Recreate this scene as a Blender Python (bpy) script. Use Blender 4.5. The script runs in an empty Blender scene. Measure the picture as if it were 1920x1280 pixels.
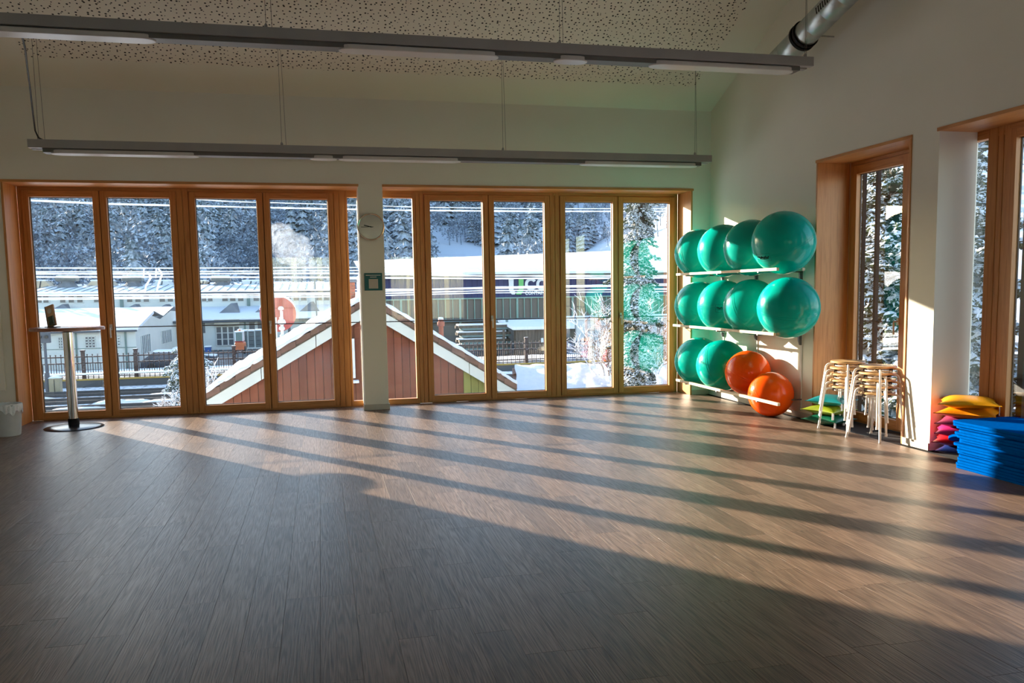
import bpy, bmesh, math, random
from mathutils import Vector, Matrix, noise as mnoise
R = random.Random(7)
sc = bpy.context.scene
col = sc.collection
PI = math.pi

# ------------------------------------------------------------------ camera, sky, sun, exposure
YAW, PITCH, ROLL = 0.2294, -0.0959, -0.0157
FPX, PPX, PPY = 1544.72, 964.6, 693.25
CAM = Vector((-5.1389, -10.3049, 1.45))
_f = Vector((math.sin(YAW), math.cos(YAW), 0)); _r = Vector((math.cos(YAW), -math.sin(YAW), 0)); _u = Vector((0, 0, 1))
FW = _f*math.cos(PITCH) + _u*math.sin(PITCH); _u2 = _u*math.cos(PITCH) - _f*math.sin(PITCH)
RT = _r*math.cos(ROLL) + _u2*math.sin(ROLL); UP = _u2*math.cos(ROLL) - _r*math.sin(ROLL)
cd = bpy.data.cameras.new('camera'); cam = bpy.data.objects.new('camera', cd); col.objects.link(cam)
cam.matrix_world = Matrix.Translation(CAM) @ Matrix((RT, UP, -FW)).transposed().to_4x4()
cd.sensor_width = 36; cd.sensor_fit = 'HORIZONTAL'; cd.lens = 36*FPX/1920
cd.shift_x = -(PPX-960)/1920; cd.shift_y = (PPY-640)/1920
cd.clip_start = 0.05; cd.clip_end = 3000
sc.camera = cam

SUN = Vector((-0.573, 0.784, 0.235)).normalized()      # direction towards the sun
w = bpy.data.worlds.new('sky'); sc.world = w; w.use_nodes = True
nt = w.node_tree; nt.nodes.clear()
sky = nt.nodes.new('ShaderNodeTexSky'); sky.sky_type = 'NISHITA'; sky.sun_disc = False
sky.sun_elevation = math.radians(13.6); sky.sun_rotation = math.atan2(SUN.x, SUN.y)
sky.altitude = 400; sky.air_density = 1.0; sky.dust_density = 0.8; sky.ozone_density = 1.0
bg = nt.nodes.new('ShaderNodeBackground'); bg.inputs[1].default_value = 0.34
wo = nt.nodes.new('ShaderNodeOutputWorld')
nt.links.new(sky.outputs[0], bg.inputs[0]); nt.links.new(bg.outputs[0], wo.inputs[0])
sl = bpy.data.lights.new('sun', 'SUN'); sl.energy = 12.0; sl.color = (1.0, 0.86, 0.70); sl.angle = math.radians(0.55)
so = bpy.data.objects.new('sun', sl); col.objects.link(so); so.location = (-20, 30, 20)
so.rotation_euler = SUN.to_track_quat('Z', 'Y').to_euler()
vs = sc.view_settings
vs.view_transform = 'Standard'; vs.look = 'None'; vs.gamma = 1; vs.use_curve_mapping = False
vs.exposure = 1.15
cy = sc.cycles
cy.max_bounces = 10; cy.diffuse_bounces = 6; cy.glossy_bounces = 4; cy.transmission_bounces = 4
cy.transparent_max_bounces = 32; cy.volume_bounces = 1
cy.caustics_reflective = False; cy.caustics_refractive = False
cy.sample_clamp_indirect = 6.0
cy.use_denoising = True
try: cy.denoiser = 'OPENIMAGEDENOISE'
except Exception: pass

# ------------------------------------------------------------------ helpers
def at(px, py, Y):
    "world point that a photograph pixel (1920x1280 frame) reaches on the vertical plane y = Y"
    d = FW + RT*((px-PPX)/FPX) - UP*((py-PPY)/FPX)
    return CAM + d*((Y-CAM.y)/d.y)
def atx(px, py, X):
    d = FW + RT*((px-PPX)/FPX) - UP*((py-PPY)/FPX)
    return CAM + d*((X-CAM.x)/d.x)

class MB:
    def __init__(s): s.v = []; s.f = []
    def add(s, vs_, fs_):
        n = len(s.v); s.v += [tuple(p) for p in vs_]; s.f += [tuple(i+n for i in f) for f in fs_]; return s
    def box(s, x0, x1, y0, y1, z0, z1, M=None):
        p = [(x, y, z) for z in (min(z0, z1), max(z0, z1)) for y in (min(y0, y1), max(y0, y1)) for x in (min(x0, x1), max(x0, x1))]
        if M is not None: p = [M @ Vector(q) for q in p]
        return s.add(p, [(0, 2, 3, 1), (4, 5, 7, 6), (0, 1, 5, 4), (2, 6, 7, 3), (0, 4, 6, 2), (1, 3, 7, 5)])
    def prism(s, poly, ax, a, b):
        "poly: 2D points in the two other axes (order x,y,z without ax)"
        area = sum(poly[i][0]*poly[(i+1) % len(poly)][1]-poly[(i+1) % len(poly)][0]*poly[i][1] for i in range(len(poly)))
        if area < 0: poly = poly[::-1]
        n = len(poly)
        def pt(q, h):
            c = list(q); c.insert(ax, h); return tuple(c)
        v = [pt(q, a) for q in poly] + [pt(q, b) for q in poly]
        sd = [(i, (i+1) % n, n+(i+1) % n, n+i) for i in range(n)]
        fs = [tuple(range(n))[::-1], tuple(range(n, 2*n))] + sd
        if (ax == 1) != (a > b): fs = [f[::-1] for f in fs]
        return s.add(v, fs)
    def tube(s, pts, r, seg=8, caps=True):
        pts = [Vector(p) for p in pts]; n = len(pts)
        rs = r if isinstance(r, (list, tuple)) else [r]*n
        rings = []; prev = None
        for i, p in enumerate(pts):
            t = (pts[min(i+1, n-1)] - pts[max(i-1, 0)])
            t = t.normalized() if t.length > 1e-9 else Vector((0, 0, 1))
            if prev is None:
                a = Vector((0, 0, 1)) if abs(t.z) < .9 else Vector((1, 0, 0))
                u = t.cross(a).normalized()
            else:
                u = (prev - t*prev.dot(t)); u = u.normalized() if u.length > 1e-6 else t.orthogonal().normalized()
            prev = u; v_ = t.cross(u)
            rings.append([p + (u*math.cos(2*PI*k/seg) + v_*math.sin(2*PI*k/seg))*rs[i] for k in range(seg)])
        vv = [q for rg in rings for q in rg]; ff = []
        for i in range(n-1):
            for k in range(seg):
                k2 = (k+1) % seg
                ff.append((i*seg+k, i*seg+k2, (i+1)*seg+k2, (i+1)*seg+k))
        if caps: ff += [tuple(range(seg))[::-1], tuple((n-1)*seg+k for k in range(seg))]
        return s.add(vv, ff)
    def lathe(s, prof, c=(0, 0, 0), seg=32, M=None):
        "prof: list of (radius, z) from bottom to top"
        n = len(prof); vv = []
        for (r, z) in prof:
            for k in range(seg):
                a = 2*PI*k/seg; q = Vector((c[0]+r*math.cos(a), c[1]+r*math.sin(a), c[2]+z))
                vv.append(M @ q if M is not None else q)
        ff = []
        for i in range(n-1):
            for k in range(seg):
                k2 = (k+1) % seg; ff.append((i*seg+k, i*seg+k2, (i+1)*seg+k2, (i+1)*seg+k))
        if prof[0][0] > 1e-6: ff.append(tuple(range(seg))[::-1])
        if prof[-1][0] > 1e-6: ff.append(tuple((n-1)*seg+k for k in range(seg)))
        return s.add(vv, ff)
    def grid(s, fn, nu, nv, flip=False):
        vv = [fn(i/nu, j/nv) for j in range(nv+1) for i in range(nu+1)]
        ff = []
        for j in range(nv):
            for i in range(nu):
                a = j*(nu+1)+i; q = (a, a+1, a+nu+2, a+nu+1); ff.append(q[::-1] if flip else q)
        return s.add(vv, ff)
    def mesh(s, name):
        m = bpy.data.meshes.new(name); m.from_pydata(s.v, [], s.f); m.update(); return m
    def build(s, name, mat, parent=None, smooth=False, bevel=0, label=None, kind=None, off=None, recalc=True):
        if off is None: off = Vector(parent.location) if parent is not None else Vector((0, 0, 0))
        p = parent.parent if parent is not None else None
        while p is not None: off = off + Vector(p.location); p = p.parent
        s.v = [tuple(Vector(q)-off) for q in s.v]
        m = s.mesh(name)
        if recalc:
            b = bmesh.new(); b.from_mesh(m); bmesh.ops.recalc_face_normals(b, faces=b.faces); b.to_mesh(m); b.free()
        if smooth:
            m.polygons.foreach_set('use_smooth', [True]*len(m.polygons))
        m.materials.append(mat)
        o = bpy.data.objects.new(name, m); col.objects.link(o)
        if parent is not None: o.parent = parent
        if smooth and smooth != 'all':
            try: m.set_sharp_from_angle(angle=math.radians(38))
            except Exception: pass
        if bevel:
            md = o.modifiers.new('bevel', 'BEVEL'); md.width = bevel; md.segments = 2; md.limit_method = 'ANGLE'; md.harden_normals = False
        if label: o['label'] = label
        if kind: o['kind'] = kind
        return o

def tag(o, label, cat, group=None, kind=None):
    o['label'] = label; o['category'] = cat
    if group: o['group'] = group
    if kind: o['kind'] = kind
    return o
def thing(name, label, cat, loc=(0, 0, 0), rz=0, group=None, kind=None):
    o = bpy.data.objects.new(name, None); col.objects.link(o); o.location = loc; o.rotation_euler = (0, 0, rz)
    o.empty_display_size = .1
    return tag(o, label, cat, group, kind)
def dup(root, loc, rot=None, label=None, group=None):
    r = root.copy(); col.objects.link(r); r.location = loc
    if rot is not None: r.rotation_euler = rot
    if label: r['label'] = label
    if group: r['group'] = group
    for ch in list(root.children):
        c = ch.copy(); col.objects.link(c); c.parent = r
        for g in list(ch.children):
            d = g.copy(); col.objects.link(d); d.parent = c
    return r

# ------------------------------------------------------------------ materials
def newmat(name):
    m = bpy.data.materials.new(name); m.use_nodes = True; t = m.node_tree
    return m, t, t.nodes['Principled BSDF']
def N(t, k, **kw):
    n = t.nodes.new(k)
    for a, b in kw.items(): setattr(n, a, b)
    return n
def ramp(t, src, stops):
    r = N(t, 'ShaderNodeValToRGB'); e = r.color_ramp.elements
    e[0].position, e[0].color = stops[0][0], (*stops[0][1], 1); e[1].position, e[1].color = stops[-1][0], (*stops[-1][1], 1)
    for p, c in stops[1:-1]:
        x = e.new(p); x.color = (*c, 1)
    t.links.new(src, r.inputs[0]); return r
def proc(name, c1, c2=None, scale=8, rough=.6, bump=.1, bscale=None, stretch=(1, 1, 1), metal=0, spec=.5, coat=0,
         dist=.01, detail=4, world=False, sss=0, sheen=0, lo=.3, hi=.7, trans=0, rrand=0):
    m, t, p = newmat(name)
    if c2 is None: c2 = tuple(min(1, c*1.18+.004) for c in c1)
    if world: co = N(t, 'ShaderNodeNewGeometry').outputs['Position']
    else: co = N(t, 'ShaderNodeTexCoord').outputs['Object']
    mp = N(t, 'ShaderNodeMapping'); mp.inputs['Scale'].default_value = stretch; t.links.new(co, mp.inputs[0])
    n = N(t, 'ShaderNodeTexNoise'); n.inputs['Scale'].default_value = scale; n.inputs['Detail'].default_value = detail
    t.links.new(mp.outputs[0], n.inputs['Vector'])
    r = ramp(t, n.outputs['Fac'], [(lo, c1), (hi, c2)])
    out = r.outputs[0]
    if rrand:
        oi = N(t, 'ShaderNodeObjectInfo'); hs = N(t, 'ShaderNodeHueSaturation')
        mr = N(t, 'ShaderNodeMapRange'); mr.inputs[3].default_value = 1-rrand; mr.inputs[4].default_value = 1+rrand
        t.links.new(oi.outputs['Random'], mr.inputs[0]); t.links.new(mr.outputs[0], hs.inputs['Value']); t.links.new(out, hs.inputs['Color']); out = hs.outputs[0]
    t.links.new(out, p.inputs['Base Color'])
    p.inputs['Roughness'].default_value = rough; p.inputs['Metallic'].default_value = metal
    p.inputs['Specular IOR Level'].default_value = spec; p.inputs['Coat Weight'].default_value = coat
    if sss: p.inputs['Subsurface Weight'].default_value = sss; p.inputs['Subsurface Radius'].default_value = (.02, .02, .02)
    if sheen: p.inputs['Sheen Weight'].default_value = sheen
    if trans: p.inputs['Transmission Weight'].default_value = trans
    if bump:
        n2 = N(t, 'ShaderNodeTexNoise'); n2.inputs['Scale'].default_value = bscale or scale*6; n2.inputs['Detail'].default_value = 3
        t.links.new(mp.outputs[0], n2.inputs['Vector'])
        b = N(t, 'ShaderNodeBump'); b.inputs['Strength'].default_value = bump; b.inputs['Distance'].default_value = dist
        t.links.new(n2.outputs['Fac'], b.inputs['Height']); t.links.new(b.outputs[0], p.inputs['Normal'])
    return m
def snowy(name, c1, c2, scale=3, th=.35, width=.15, nz=.5, rough=.8, bump=.5, bscale=12, dist=.05, snow=(.82, .86, .92)):
    "a base colour with snow lying on the faces that look up"
    m, t, p = newmat(name)
    g = N(t, 'ShaderNodeNewGeometry')
    n = N(t, 'ShaderNodeTexNoise'); n.inputs['Scale'].default_value = scale; n.inputs['Detail'].default_value = 5
    t.links.new(g.outputs['Position'], n.inputs['Vector'])
    r = ramp(t, n.outputs['Fac'], [(.35, c1), (.65, c2)])
    sp = N(t, 'ShaderNodeSeparateXYZ'); t.links.new(g.outputs['Normal'], sp.inputs[0])
    a = N(t, 'ShaderNodeMath', operation='MULTIPLY_ADD'); a.inputs[1].default_value = nz*2; a.inputs[2].default_value = -nz
    n3 = N(t, 'ShaderNodeTexNoise'); n3.inputs['Scale'].default_value = scale*3; n3.inputs['Detail'].default_value = 5
    t.links.new(g.outputs['Position'], n3.inputs['Vector']); t.links.new(n3.outputs['Fac'], a.inputs[0])
    s2 = N(t, 'ShaderNodeMath', operation='ADD'); t.links.new(sp.outputs['Z'], s2.inputs[0]); t.links.new(a.outputs[0], s2.inputs[1])
    mr = N(t, 'ShaderNodeMapRange'); mr.inputs[1].default_value = th-width; mr.inputs[2].default_value = th+width
    t.links.new(s2.outputs[0], mr.inputs[0])
    mx = N(t, 'ShaderNodeMix', data_type='RGBA'); t.links.new(mr.outputs[0], mx.inputs[0])
    t.links.new(r.outputs[0], mx.inputs[6]); mx.inputs[7].default_value = (*snow, 1)
    t.links.new(mx.outputs[2], p.inputs['Base Color']); p.inputs['Roughness'].default_value = rough
    p.inputs['Specular IOR Level'].default_value = .2
    if bump:
        n2 = N(t, 'ShaderNodeTexNoise'); n2.inputs['Scale'].default_value = bscale; t.links.new(g.outputs['Position'], n2.inputs['Vector'])
        b = N(t, 'ShaderNodeBump'); b.inputs['Strength'].default_value = bump; b.inputs['Distance'].default_value = dist
        t.links.new(n2.outputs['Fac'], b.inputs['Height']); t.links.new(b.outputs[0], p.inputs['Normal'])
    return m

M = {}
M['wall'] = proc('warm white plaster', (.79, .765, .65), (.83, .80, .69), 1.2, .85, .12, 180, dist=.0015, world=True)
M['pillar'] = M['wall']
M['base'] = proc('painted grey skirting', (.50, .45, .36), (.55, .50, .41), 4, .6, .03)
# spruce frames
def woodmat(name, c1, c2, axis, rough=.42):
    st = {'z': (14, 14, .7), 'x': (.7, 14, 14), 'y': (14, .7, 14)}[axis]
    m, t, p = newmat(name)
    g = N(t, 'ShaderNodeNewGeometry'); mp = N(t, 'ShaderNodeMapping'); mp.inputs['Scale'].default_value = st
    t.links.new(g.outputs['Position'], mp.inputs[0])
    n = N(t, 'ShaderNodeTexNoise'); n.inputs['Scale'].default_value = 3.2; n.inputs['Detail'].default_value = 6; n.inputs['Distortion'].default_value = .6
    t.links.new(mp.outputs[0], n.inputs['Vector'])
    r = ramp(t, n.outputs['Fac'], [(.32, c1), (.55, c2), (.72, tuple(.5*(a+b) for a, b in zip(c1, c2)))])
    t.links.new(r.outputs[0], p.inputs['Base Color']); p.inputs['Roughness'].default_value = rough
    b = N(t, 'ShaderNodeBump'); b.inputs['Strength'].default_value = .08; b.inputs['Distance'].default_value = .002
    t.links.new(n.outputs['Fac'], b.inputs['Height']); t.links.new(b.outputs[0], p.inputs['Normal'])
    return m
W1, W2 = (.44, .165, .038), (.60, .265, .075)
M['wz'] = woodmat('oiled larch upright', W1, W2, 'z'); M['wx'] = woodmat('oiled larch rail', W1, W2, 'x'); M['wy'] = woodmat('oiled larch side rail', W1, W2, 'y')
M['gasket'] = proc('black rubber', (.012, .012, .013), None, 5, .5, 0)
M['black'] = proc('black coated steel', (.008, .008, .009), None, 5, .6, 0, spec=.15)
M['steel'] = proc('brushed steel handle', (.50, .48, .43), None, 30, .4, .02, metal=.5)
M['chrome'] = proc('polished chrome', (.78, .77, .74), None, 3, .06, 0, metal=1)
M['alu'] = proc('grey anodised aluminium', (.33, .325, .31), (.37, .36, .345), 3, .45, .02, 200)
M['aludark'] = proc('dark grey louvre tray', (.14, .135, .125), None, 3, .5, 0)  # dark grey finish for the tray and connector
M['lens'] = proc('opal lamp diffuser', (.55, .53, .50), None, 2, .3, 0, spec=.4)
M['wire'] = proc('thin steel wire', (.12, .12, .11), None, 3, .5, 0, metal=.3)
M['duct'] = proc('galvanised duct', (.42, .46, .46), (.52, .56, .55), 9, .35, .03, 30, metal=.85)
# glass
def glassmat():
    m = bpy.data.materials.new('window glass'); m.use_nodes = True; t = m.node_tree; t.nodes.clear()
    o = N(t, 'ShaderNodeOutputMaterial'); tr = N(t, 'ShaderNodeBsdfTransparent'); tr.inputs[0].default_value = (.97, .985, .98, 1)
    gl = N(t, 'ShaderNodeBsdfGlossy'); gl.inputs['Roughness'].default_value = 0.0
    f = N(t, 'ShaderNodeFresnel'); gg = N(t, 'ShaderNodeNewGeometry'); io = N(t, 'ShaderNodeMapRange')
    io.inputs[3].default_value = 1.85; io.inputs[4].default_value = 1/1.85; t.links.new(gg.outputs['Backfacing'], io.inputs[0]); t.links.new(io.outputs[0], f.inputs[0])
    mx = N(t, 'ShaderNodeMixShader'); t.links.new(f.outputs[0], mx.inputs[0]); t.links.new(tr.outputs[0], mx.inputs[1]); t.links.new(gl.outputs[0], mx.inputs[2])
    t.links.new(mx.outputs[0], o.inputs[0]); return m
M['glass'] = glassmat()
# floor planks
def plankmat():
    m, t, p = newmat('embossed brown wood plank')
    g = N(t, 'ShaderNodeNewGeometry'); oi = N(t, 'ShaderNodeObjectInfo')
    add = N(t, 'ShaderNodeMath', operation='ADD'); t.links.new(g.outputs['Random Per Island'], add.inputs[0]); t.links.new(oi.outputs['Random'], add.inputs[1])
    fr = N(t, 'ShaderNodeMath', operation='FRACT'); t.links.new(add.outputs[0], fr.inputs[0])
    cx = N(t, 'ShaderNodeCombineXYZ'); k = N(t, 'ShaderNodeMath', operation='MULTIPLY'); k.inputs[1].default_value = 37.0
    t.links.new(fr.outputs[0], k.inputs[0]); t.links.new(k.outputs[0], cx.inputs[2]); t.links.new(k.outputs[0], cx.inputs[0])
    va = N(t, 'ShaderNodeVectorMath', operation='ADD'); t.links.new(g.outputs['Position'], va.inputs[0]); t.links.new(cx.outputs[0], va.inputs[1])
    mp = N(t, 'ShaderNodeMapping'); mp.inputs['Scale'].default_value = (11, .45, 1); t.links.new(va.outputs[0], mp.inputs[0])
    n1 = N(t, 'ShaderNodeTexNoise'); n1.inputs['Scale'].default_value = 2.0; n1.inputs['Detail'].default_value = .6; n1.inputs['Distortion'].default_value = .15
    t.links.new(mp.outputs[0], n1.inputs['Vector'])
    # cathedral grain: sine of a slow noise field gives contour rings
    ml = N(t, 'ShaderNodeMath', operation='MULTIPLY'); ml.inputs[1].default_value = 70.0; t.links.new(n1.outputs['Fac'], ml.inputs[0])
    sn = N(t, 'ShaderNodeMath', operation='SINE'); t.links.new(ml.outputs[0], sn.inputs[0])
    mp2 = N(t, 'ShaderNodeMapping'); mp2.inputs['Scale'].default_value = (45, 1.6, 1); t.links.new(va.outputs[0], mp2.inputs[0])
    n2 = N(t, 'ShaderNodeTexNoise'); n2.inputs['Scale'].default_value = 4; n2.inputs['Detail'].default_value = 4; t.links.new(mp2.outputs[0], n2.inputs['Vector'])
    h = N(t, 'ShaderNodeMath', operation='MULTIPLY_ADD'); h.inputs[1].default_value = .11; t.links.new(sn.outputs[0], h.inputs[0]); t.links.new(n2.outputs['Fac'], h.inputs[2])
    c = ramp(t, h.outputs[0], [(.25, (.082, .050, .033)), (.5, (.162, .102, .069)), (.75, (.235, .156, .107))])
    hs = N(t, 'ShaderNodeHueSaturation'); mr = N(t, 'ShaderNodeMapRange'); mr.inputs[3].default_value = .74; mr.inputs[4].default_value = 1.24
    t.links.new(fr.outputs[0], mr.inputs[0]); t.links.new(mr.outputs[0], hs.inputs['Value']); t.links.new(c.outputs[0], hs.inputs['Color'])
    t.links.new(hs.outputs[0], p.inputs['Base Color'])
    rr = N(t, 'ShaderNodeMapRange'); rr.inputs[3].default_value = .44; rr.inputs[4].default_value = .30; t.links.new(h.outputs[0], rr.inputs[0])
    t.links.new(rr.outputs[0], p.inputs['Roughness']); p.inputs['Specular IOR Level'].default_value = .55
    b = N(t, 'ShaderNodeBump'); b.inputs['Strength'].default_value = .55; b.inputs['Distance'].default_value = .0018
    t.links.new(h.outputs[0], b.inputs['Height']); t.links.new(b.outputs[0], p.inputs['Normal'])
    return m
M['plank'] = plankmat()
M['subfloor'] = proc('dark joint screed', (.02, .017, .015), None, 5, .8, 0)
# perforated acoustic board
def perfmat():
    m, t, p = newmat('scatter perforated board')
    tc = N(t, 'ShaderNodeTexCoord')
    v = N(t, 'ShaderNodeTexVoronoi', voronoi_dimensions='2D'); v.inputs['Scale'].default_value = 18.5; v.inputs['Randomness'].default_value = .82
    t.links.new(tc.outputs['Object'], v.inputs['Vector'])
    wn = N(t, 'ShaderNodeSeparateColor'); t.links.new(v.outputs['Color'], wn.inputs[0])
    mr = N(t, 'ShaderNodeMapRange'); mr.inputs[3].default_value = .10; mr.inputs[4].default_value = .21; t.links.new(wn.outputs[0], mr.inputs[0])
    lt = N(t, 'ShaderNodeMath', operation='LESS_THAN'); t.links.new(v.outputs['Distance'], lt.inputs[0]); t.links.new(mr.outputs[0], lt.inputs[1])
    mx = N(t, 'ShaderNodeMix', data_type='RGBA'); t.links.new(lt.outputs[0], mx.inputs[0])
    mx.inputs[6].default_value = (.82, .77, .66, 1); mx.inputs[7].default_value = (.03, .028, .025, 1)
    t.links.new(mx.outputs[2], p.inputs['Base Color']); p.inputs['Roughness'].default_value = .85
    return m
M['perf'] = perfmat()
def ballmat(name, c1, c2):
    m, t, p = newmat(name)
    tc = N(t, 'ShaderNodeTexCoord')
    n = N(t, 'ShaderNodeTexNoise'); n.inputs['Scale'].default_value = 3; t.links.new(tc.outputs['Object'], n.inputs['Vector'])
    r = ramp(t, n.outputs['Fac'], [(.3, c1), (.7, c2)]); t.links.new(r.outputs[0], p.inputs['Base Color'])
    wv = N(t, 'ShaderNodeTexWave', wave_type='BANDS', bands_direction='Z'); wv.inputs['Scale'].default_value = 26
    t.links.new(tc.outputs['Object'], wv.inputs['Vector'])
    b = N(t, 'ShaderNodeBump'); b.inputs['Strength'].default_value = .05; b.inputs['Distance'].default_value = .0015
    t.links.new(wv.outputs['Fac'], b.inputs['Height']); t.links.new(b.outputs[0], p.inputs['Normal'])
    p.inputs['Roughness'].default_value = .17; p.inputs['Specular IOR Level'].default_value = .25
    return m
M['teal'] = ballmat('teal vinyl', (0, .40, .325), (0, .45, .37))
M['orange'] = ballmat('orange vinyl', (.90, .085, .004), (.95, .12, .006))
M['seam'] = proc('pale moulding seam', (.20, .50, .45), None, 4, .5, 0)
M['ink'] = proc('black printed mark', (.006, .008, .008), None, 4, .7, 0, spec=.1)
M['lath'] = proc('raw pine lath', (.62, .48, .31), (.72, .58, .40), 5, .6, .05, 40, stretch=(6, .6, 6), world=True)
M['bracket'] = proc('grey steel bracket', (.10, .11, .12), None, 6, .45, 0, metal=.4)
M['railm'] = proc('white slotted upright', (.62, .61, .57), None, 6, .5, 0)
M['seat'] = proc('varnished beech', (.60, .36, .15), (.70, .45, .21), 4, .35, .03, 40, stretch=(8, 1, 1), coat=.3)
M['whitetube'] = proc('white lacquered tube', (.74, .72, .68), None, 6, .35, 0)
M['blackpl'] = proc('black plastic', (.015, .015, .015), None, 6, .5, 0)
def leather(name, c): return proc(name, c, tuple(min(1, x*1.15) for x in c), 5, .38, .25, 60, dist=.002, coat=.1)
M['mat'] = proc('blue foam', (.0, .060, .27), (.0, .072, .31), 30, .9, .25, 350, dist=.0015, spec=0)
M['white'] = proc('white card', (.78, .77, .74), None, 6, .6, 0)
M['tabletop'] = proc('red brown laminate', (.30, .12, .08), (.36, .16, .10), 6, .25, .02, 30, stretch=(1, 8, 1))
M['tbase'] = proc('dark lacquered disc', (.015, .018, .025), None, 6, .22, 0, spec=.3)
M['bin'] = proc('translucent white bin plastic', (.62, .64, .62), None, 6, .4, .02)
M['liner'] = proc('thin film liner', (.75, .77, .77), None, 12, .25, .8, 40, dist=.01)
M['teal_sign'] = proc('teal printed board', (.012, .125, .125), None, 6, .5, 0)
M['dial'] = proc('cream clock dial', (.50, .46, .39), None, 6, .5, 0)
M['clockrim'] = proc('chrome clock rim', (.65, .63, .58), None, 6, .18, 0, metal=1)
cmat = bpy.data.materials.new('white voile'); cmat.use_nodes = True; t = cmat.node_tree; t.nodes.clear()
o_ = N(t, 'ShaderNodeOutputMaterial'); a1 = N(t, 'ShaderNodeBsdfTransparent'); a2_ = N(t, 'ShaderNodeBsdfTranslucent'); a3 = N(t, 'ShaderNodeBsdfDiffuse')
a2_.inputs[0].default_value = (.9, .9, .88, 1); a3.inputs[0].default_value = (.8, .8, .78, 1)
wv_ = N(t, 'ShaderNodeTexNoise'); wv_.inputs['Scale'].default_value = 5; mp_ = N(t, 'ShaderNodeMapping'); mp_.inputs['Scale'].default_value = (6, 1, .15); gg_ = N(t, 'ShaderNodeNewGeometry')
t.links.new(gg_.outputs['Position'], mp_.inputs[0]); t.links.new(mp_.outputs[0], wv_.inputs['Vector'])
m1 = N(t, 'ShaderNodeMixShader'); m1.inputs[0].default_value = .3; t.links.new(a2_.outputs[0], m1.inputs[1]); t.links.new(a3.outputs[0], m1.inputs[2])
m2 = N(t, 'ShaderNodeMixShader'); t.links.new(wv_.outputs['Fac'], m2.inputs[0]); t.links.new(a1.outputs[0], m2.inputs[1]); t.links.new(m1.outputs[0], m2.inputs[2]); t.links.new(m2.outputs[0], o_.inputs[0])
M['curtain'] = cmat
M['lime'] = proc('yellow green board', (.50, .55, .05), None, 3, .5, 0)
# outdoors
M['snow'] = proc('snow', (.80, .83, .88), (.86, .88, .92), 2, .85, .5, 5, dist=.08, world=True, spec=.2)
M['snowfine'] = proc('thin snow crust', (.78, .81, .87), (.86, .88, .92), 8, .85, .5, 22, dist=.03, world=True, spec=.2)
M['asphalt'] = snowy('wet yard with melting snow', (.06, .065, .07), (.09, .095, .10), .25, 1.12, .06, .32, rough=.5, bump=.1, bscale=2)
M['factory'] = proc('pale rendered factory wall', (.60, .63, .62), (.68, .70, .68), .3, .85, .1, 3, world=True)
M['factory2'] = proc('white rendered shed wall', (.66, .67, .64), (.74, .74, .70), .4, .85, .1, 3, world=True)
M['darkpane'] = proc('dark factory glazing', (.07, .08, .10), (.13, .14, .16), .8, .18, 0, world=True)
M['gutter'] = proc('dark gutter', (.05, .06, .08), None, 3, .5, 0)
M['greenpipe'] = proc('green grey downpipe', (.14, .20, .19), None, 3, .5, 0)
M['skylight'] = proc('aged skylight glazing', (.52, .42, .30), (.62, .52, .38), 1, .5, 0, world=True)
M['ventm'] = proc('weathered roof vent', (.20, .21, .19), (.30, .30, .27), 2, .7, .1, world=True)
M['slate'] = proc('grey dormer slate', (.16, .17, .19), (.22, .23, .25), 2, .8, .2, world=True)
M['navy'] = proc('dark blue cladding', (.018, .022, .10), (.03, .035, .13), .6, .6, .1, 2, world=True)
M['purlin'] = proc('brown translucent hall cladding', (.12, .10, .085), (.20, .16, .13), .5, .6, .1, stretch=(1, 1, .3), world=True)
M['mint'] = proc('mint steel post', (.24, .36, .30), None, 2, .6, 0)
M['logo_w'] = proc('white logo paint', (.75, .76, .78), None, 2, .6, 0)
M['logo_g'] = proc('green logo paint', (.16, .52, .16), None, 2, .6, 0)
M['oldwood'] = proc('weathered boards', (.10, .075, .055), (.19, .15, .12), 2, .9, .3, stretch=(3, 3, .4), world=True)
M['redboard'] = proc('red brown stained board', (.18, .048, .020), (.23, .066, .030), 1.4, .75, .15, stretch=(4, 4, .4), world=True, rrand=.12)
M['oliveboard'] = proc('olive stained board', (.22, .21, .05), None, 1.4, .75, .15, stretch=(4, 4, .4), world=True, rrand=.08)
M['barge'] = proc('pale cream barge board', (.66, .67, .60), (.74, .74, .68), 1, .7, .1, world=True)
M['tile'] = proc('dark brown roof tile', (.16, .085, .06), (.24, .13, .09), 3, .8, .2, world=True, rrand=.2)
M['brick'] = proc('red chimney brick', (.34, .10, .06), (.42, .15, .09), 5, .85, .2, world=True, rrand=.15)
M['fence'] = snowy('iron fence with snow', (.05, .035, .03), (.08, .05, .045), 6, .22, .14, .5, bump=0)
M['rail'] = proc('dark steel rail', (.05, .045, .045), None, 3, .5, .1)
M['ballast'] = snowy('ballast with patchy snow', (.06, .05, .045), (.11, .095, .085), 1.2, .90, .05, .6, rough=.9, bump=.8, bscale=6)
M['yellow'] = proc('yellow platform edge', (.36, .24, .05), None, 3, .8, 0)
M['concrete'] = proc('pale concrete', (.42, .38, .30), (.50, .45, .36), 2, .85, .1, world=True)
M['forest'] = snowy('frosted spruce with painted haze', (.045, .072, .085), (.11, .15, .17), .8, .42, .3, .75, bump=0, snow=(.52, .59, .68))  # dark tones lifted to bluish grey: distance haze painted in with the frost
M['frost_haze'] = snowy('frosted bare crowns with painted haze', (.15, .18, .22), (.25, .29, .34), .9, .45, .5, .9, bump=0, snow=(.46, .54, .64))  # frost colour with blue-grey distance haze painted into it
M['hill'] = snowy('snowy hillside ground', (.22, .22, .22), (.34, .34, .35), .05, .7, .15, .2, bump=0, snow=(.66, .71, .78))
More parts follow.
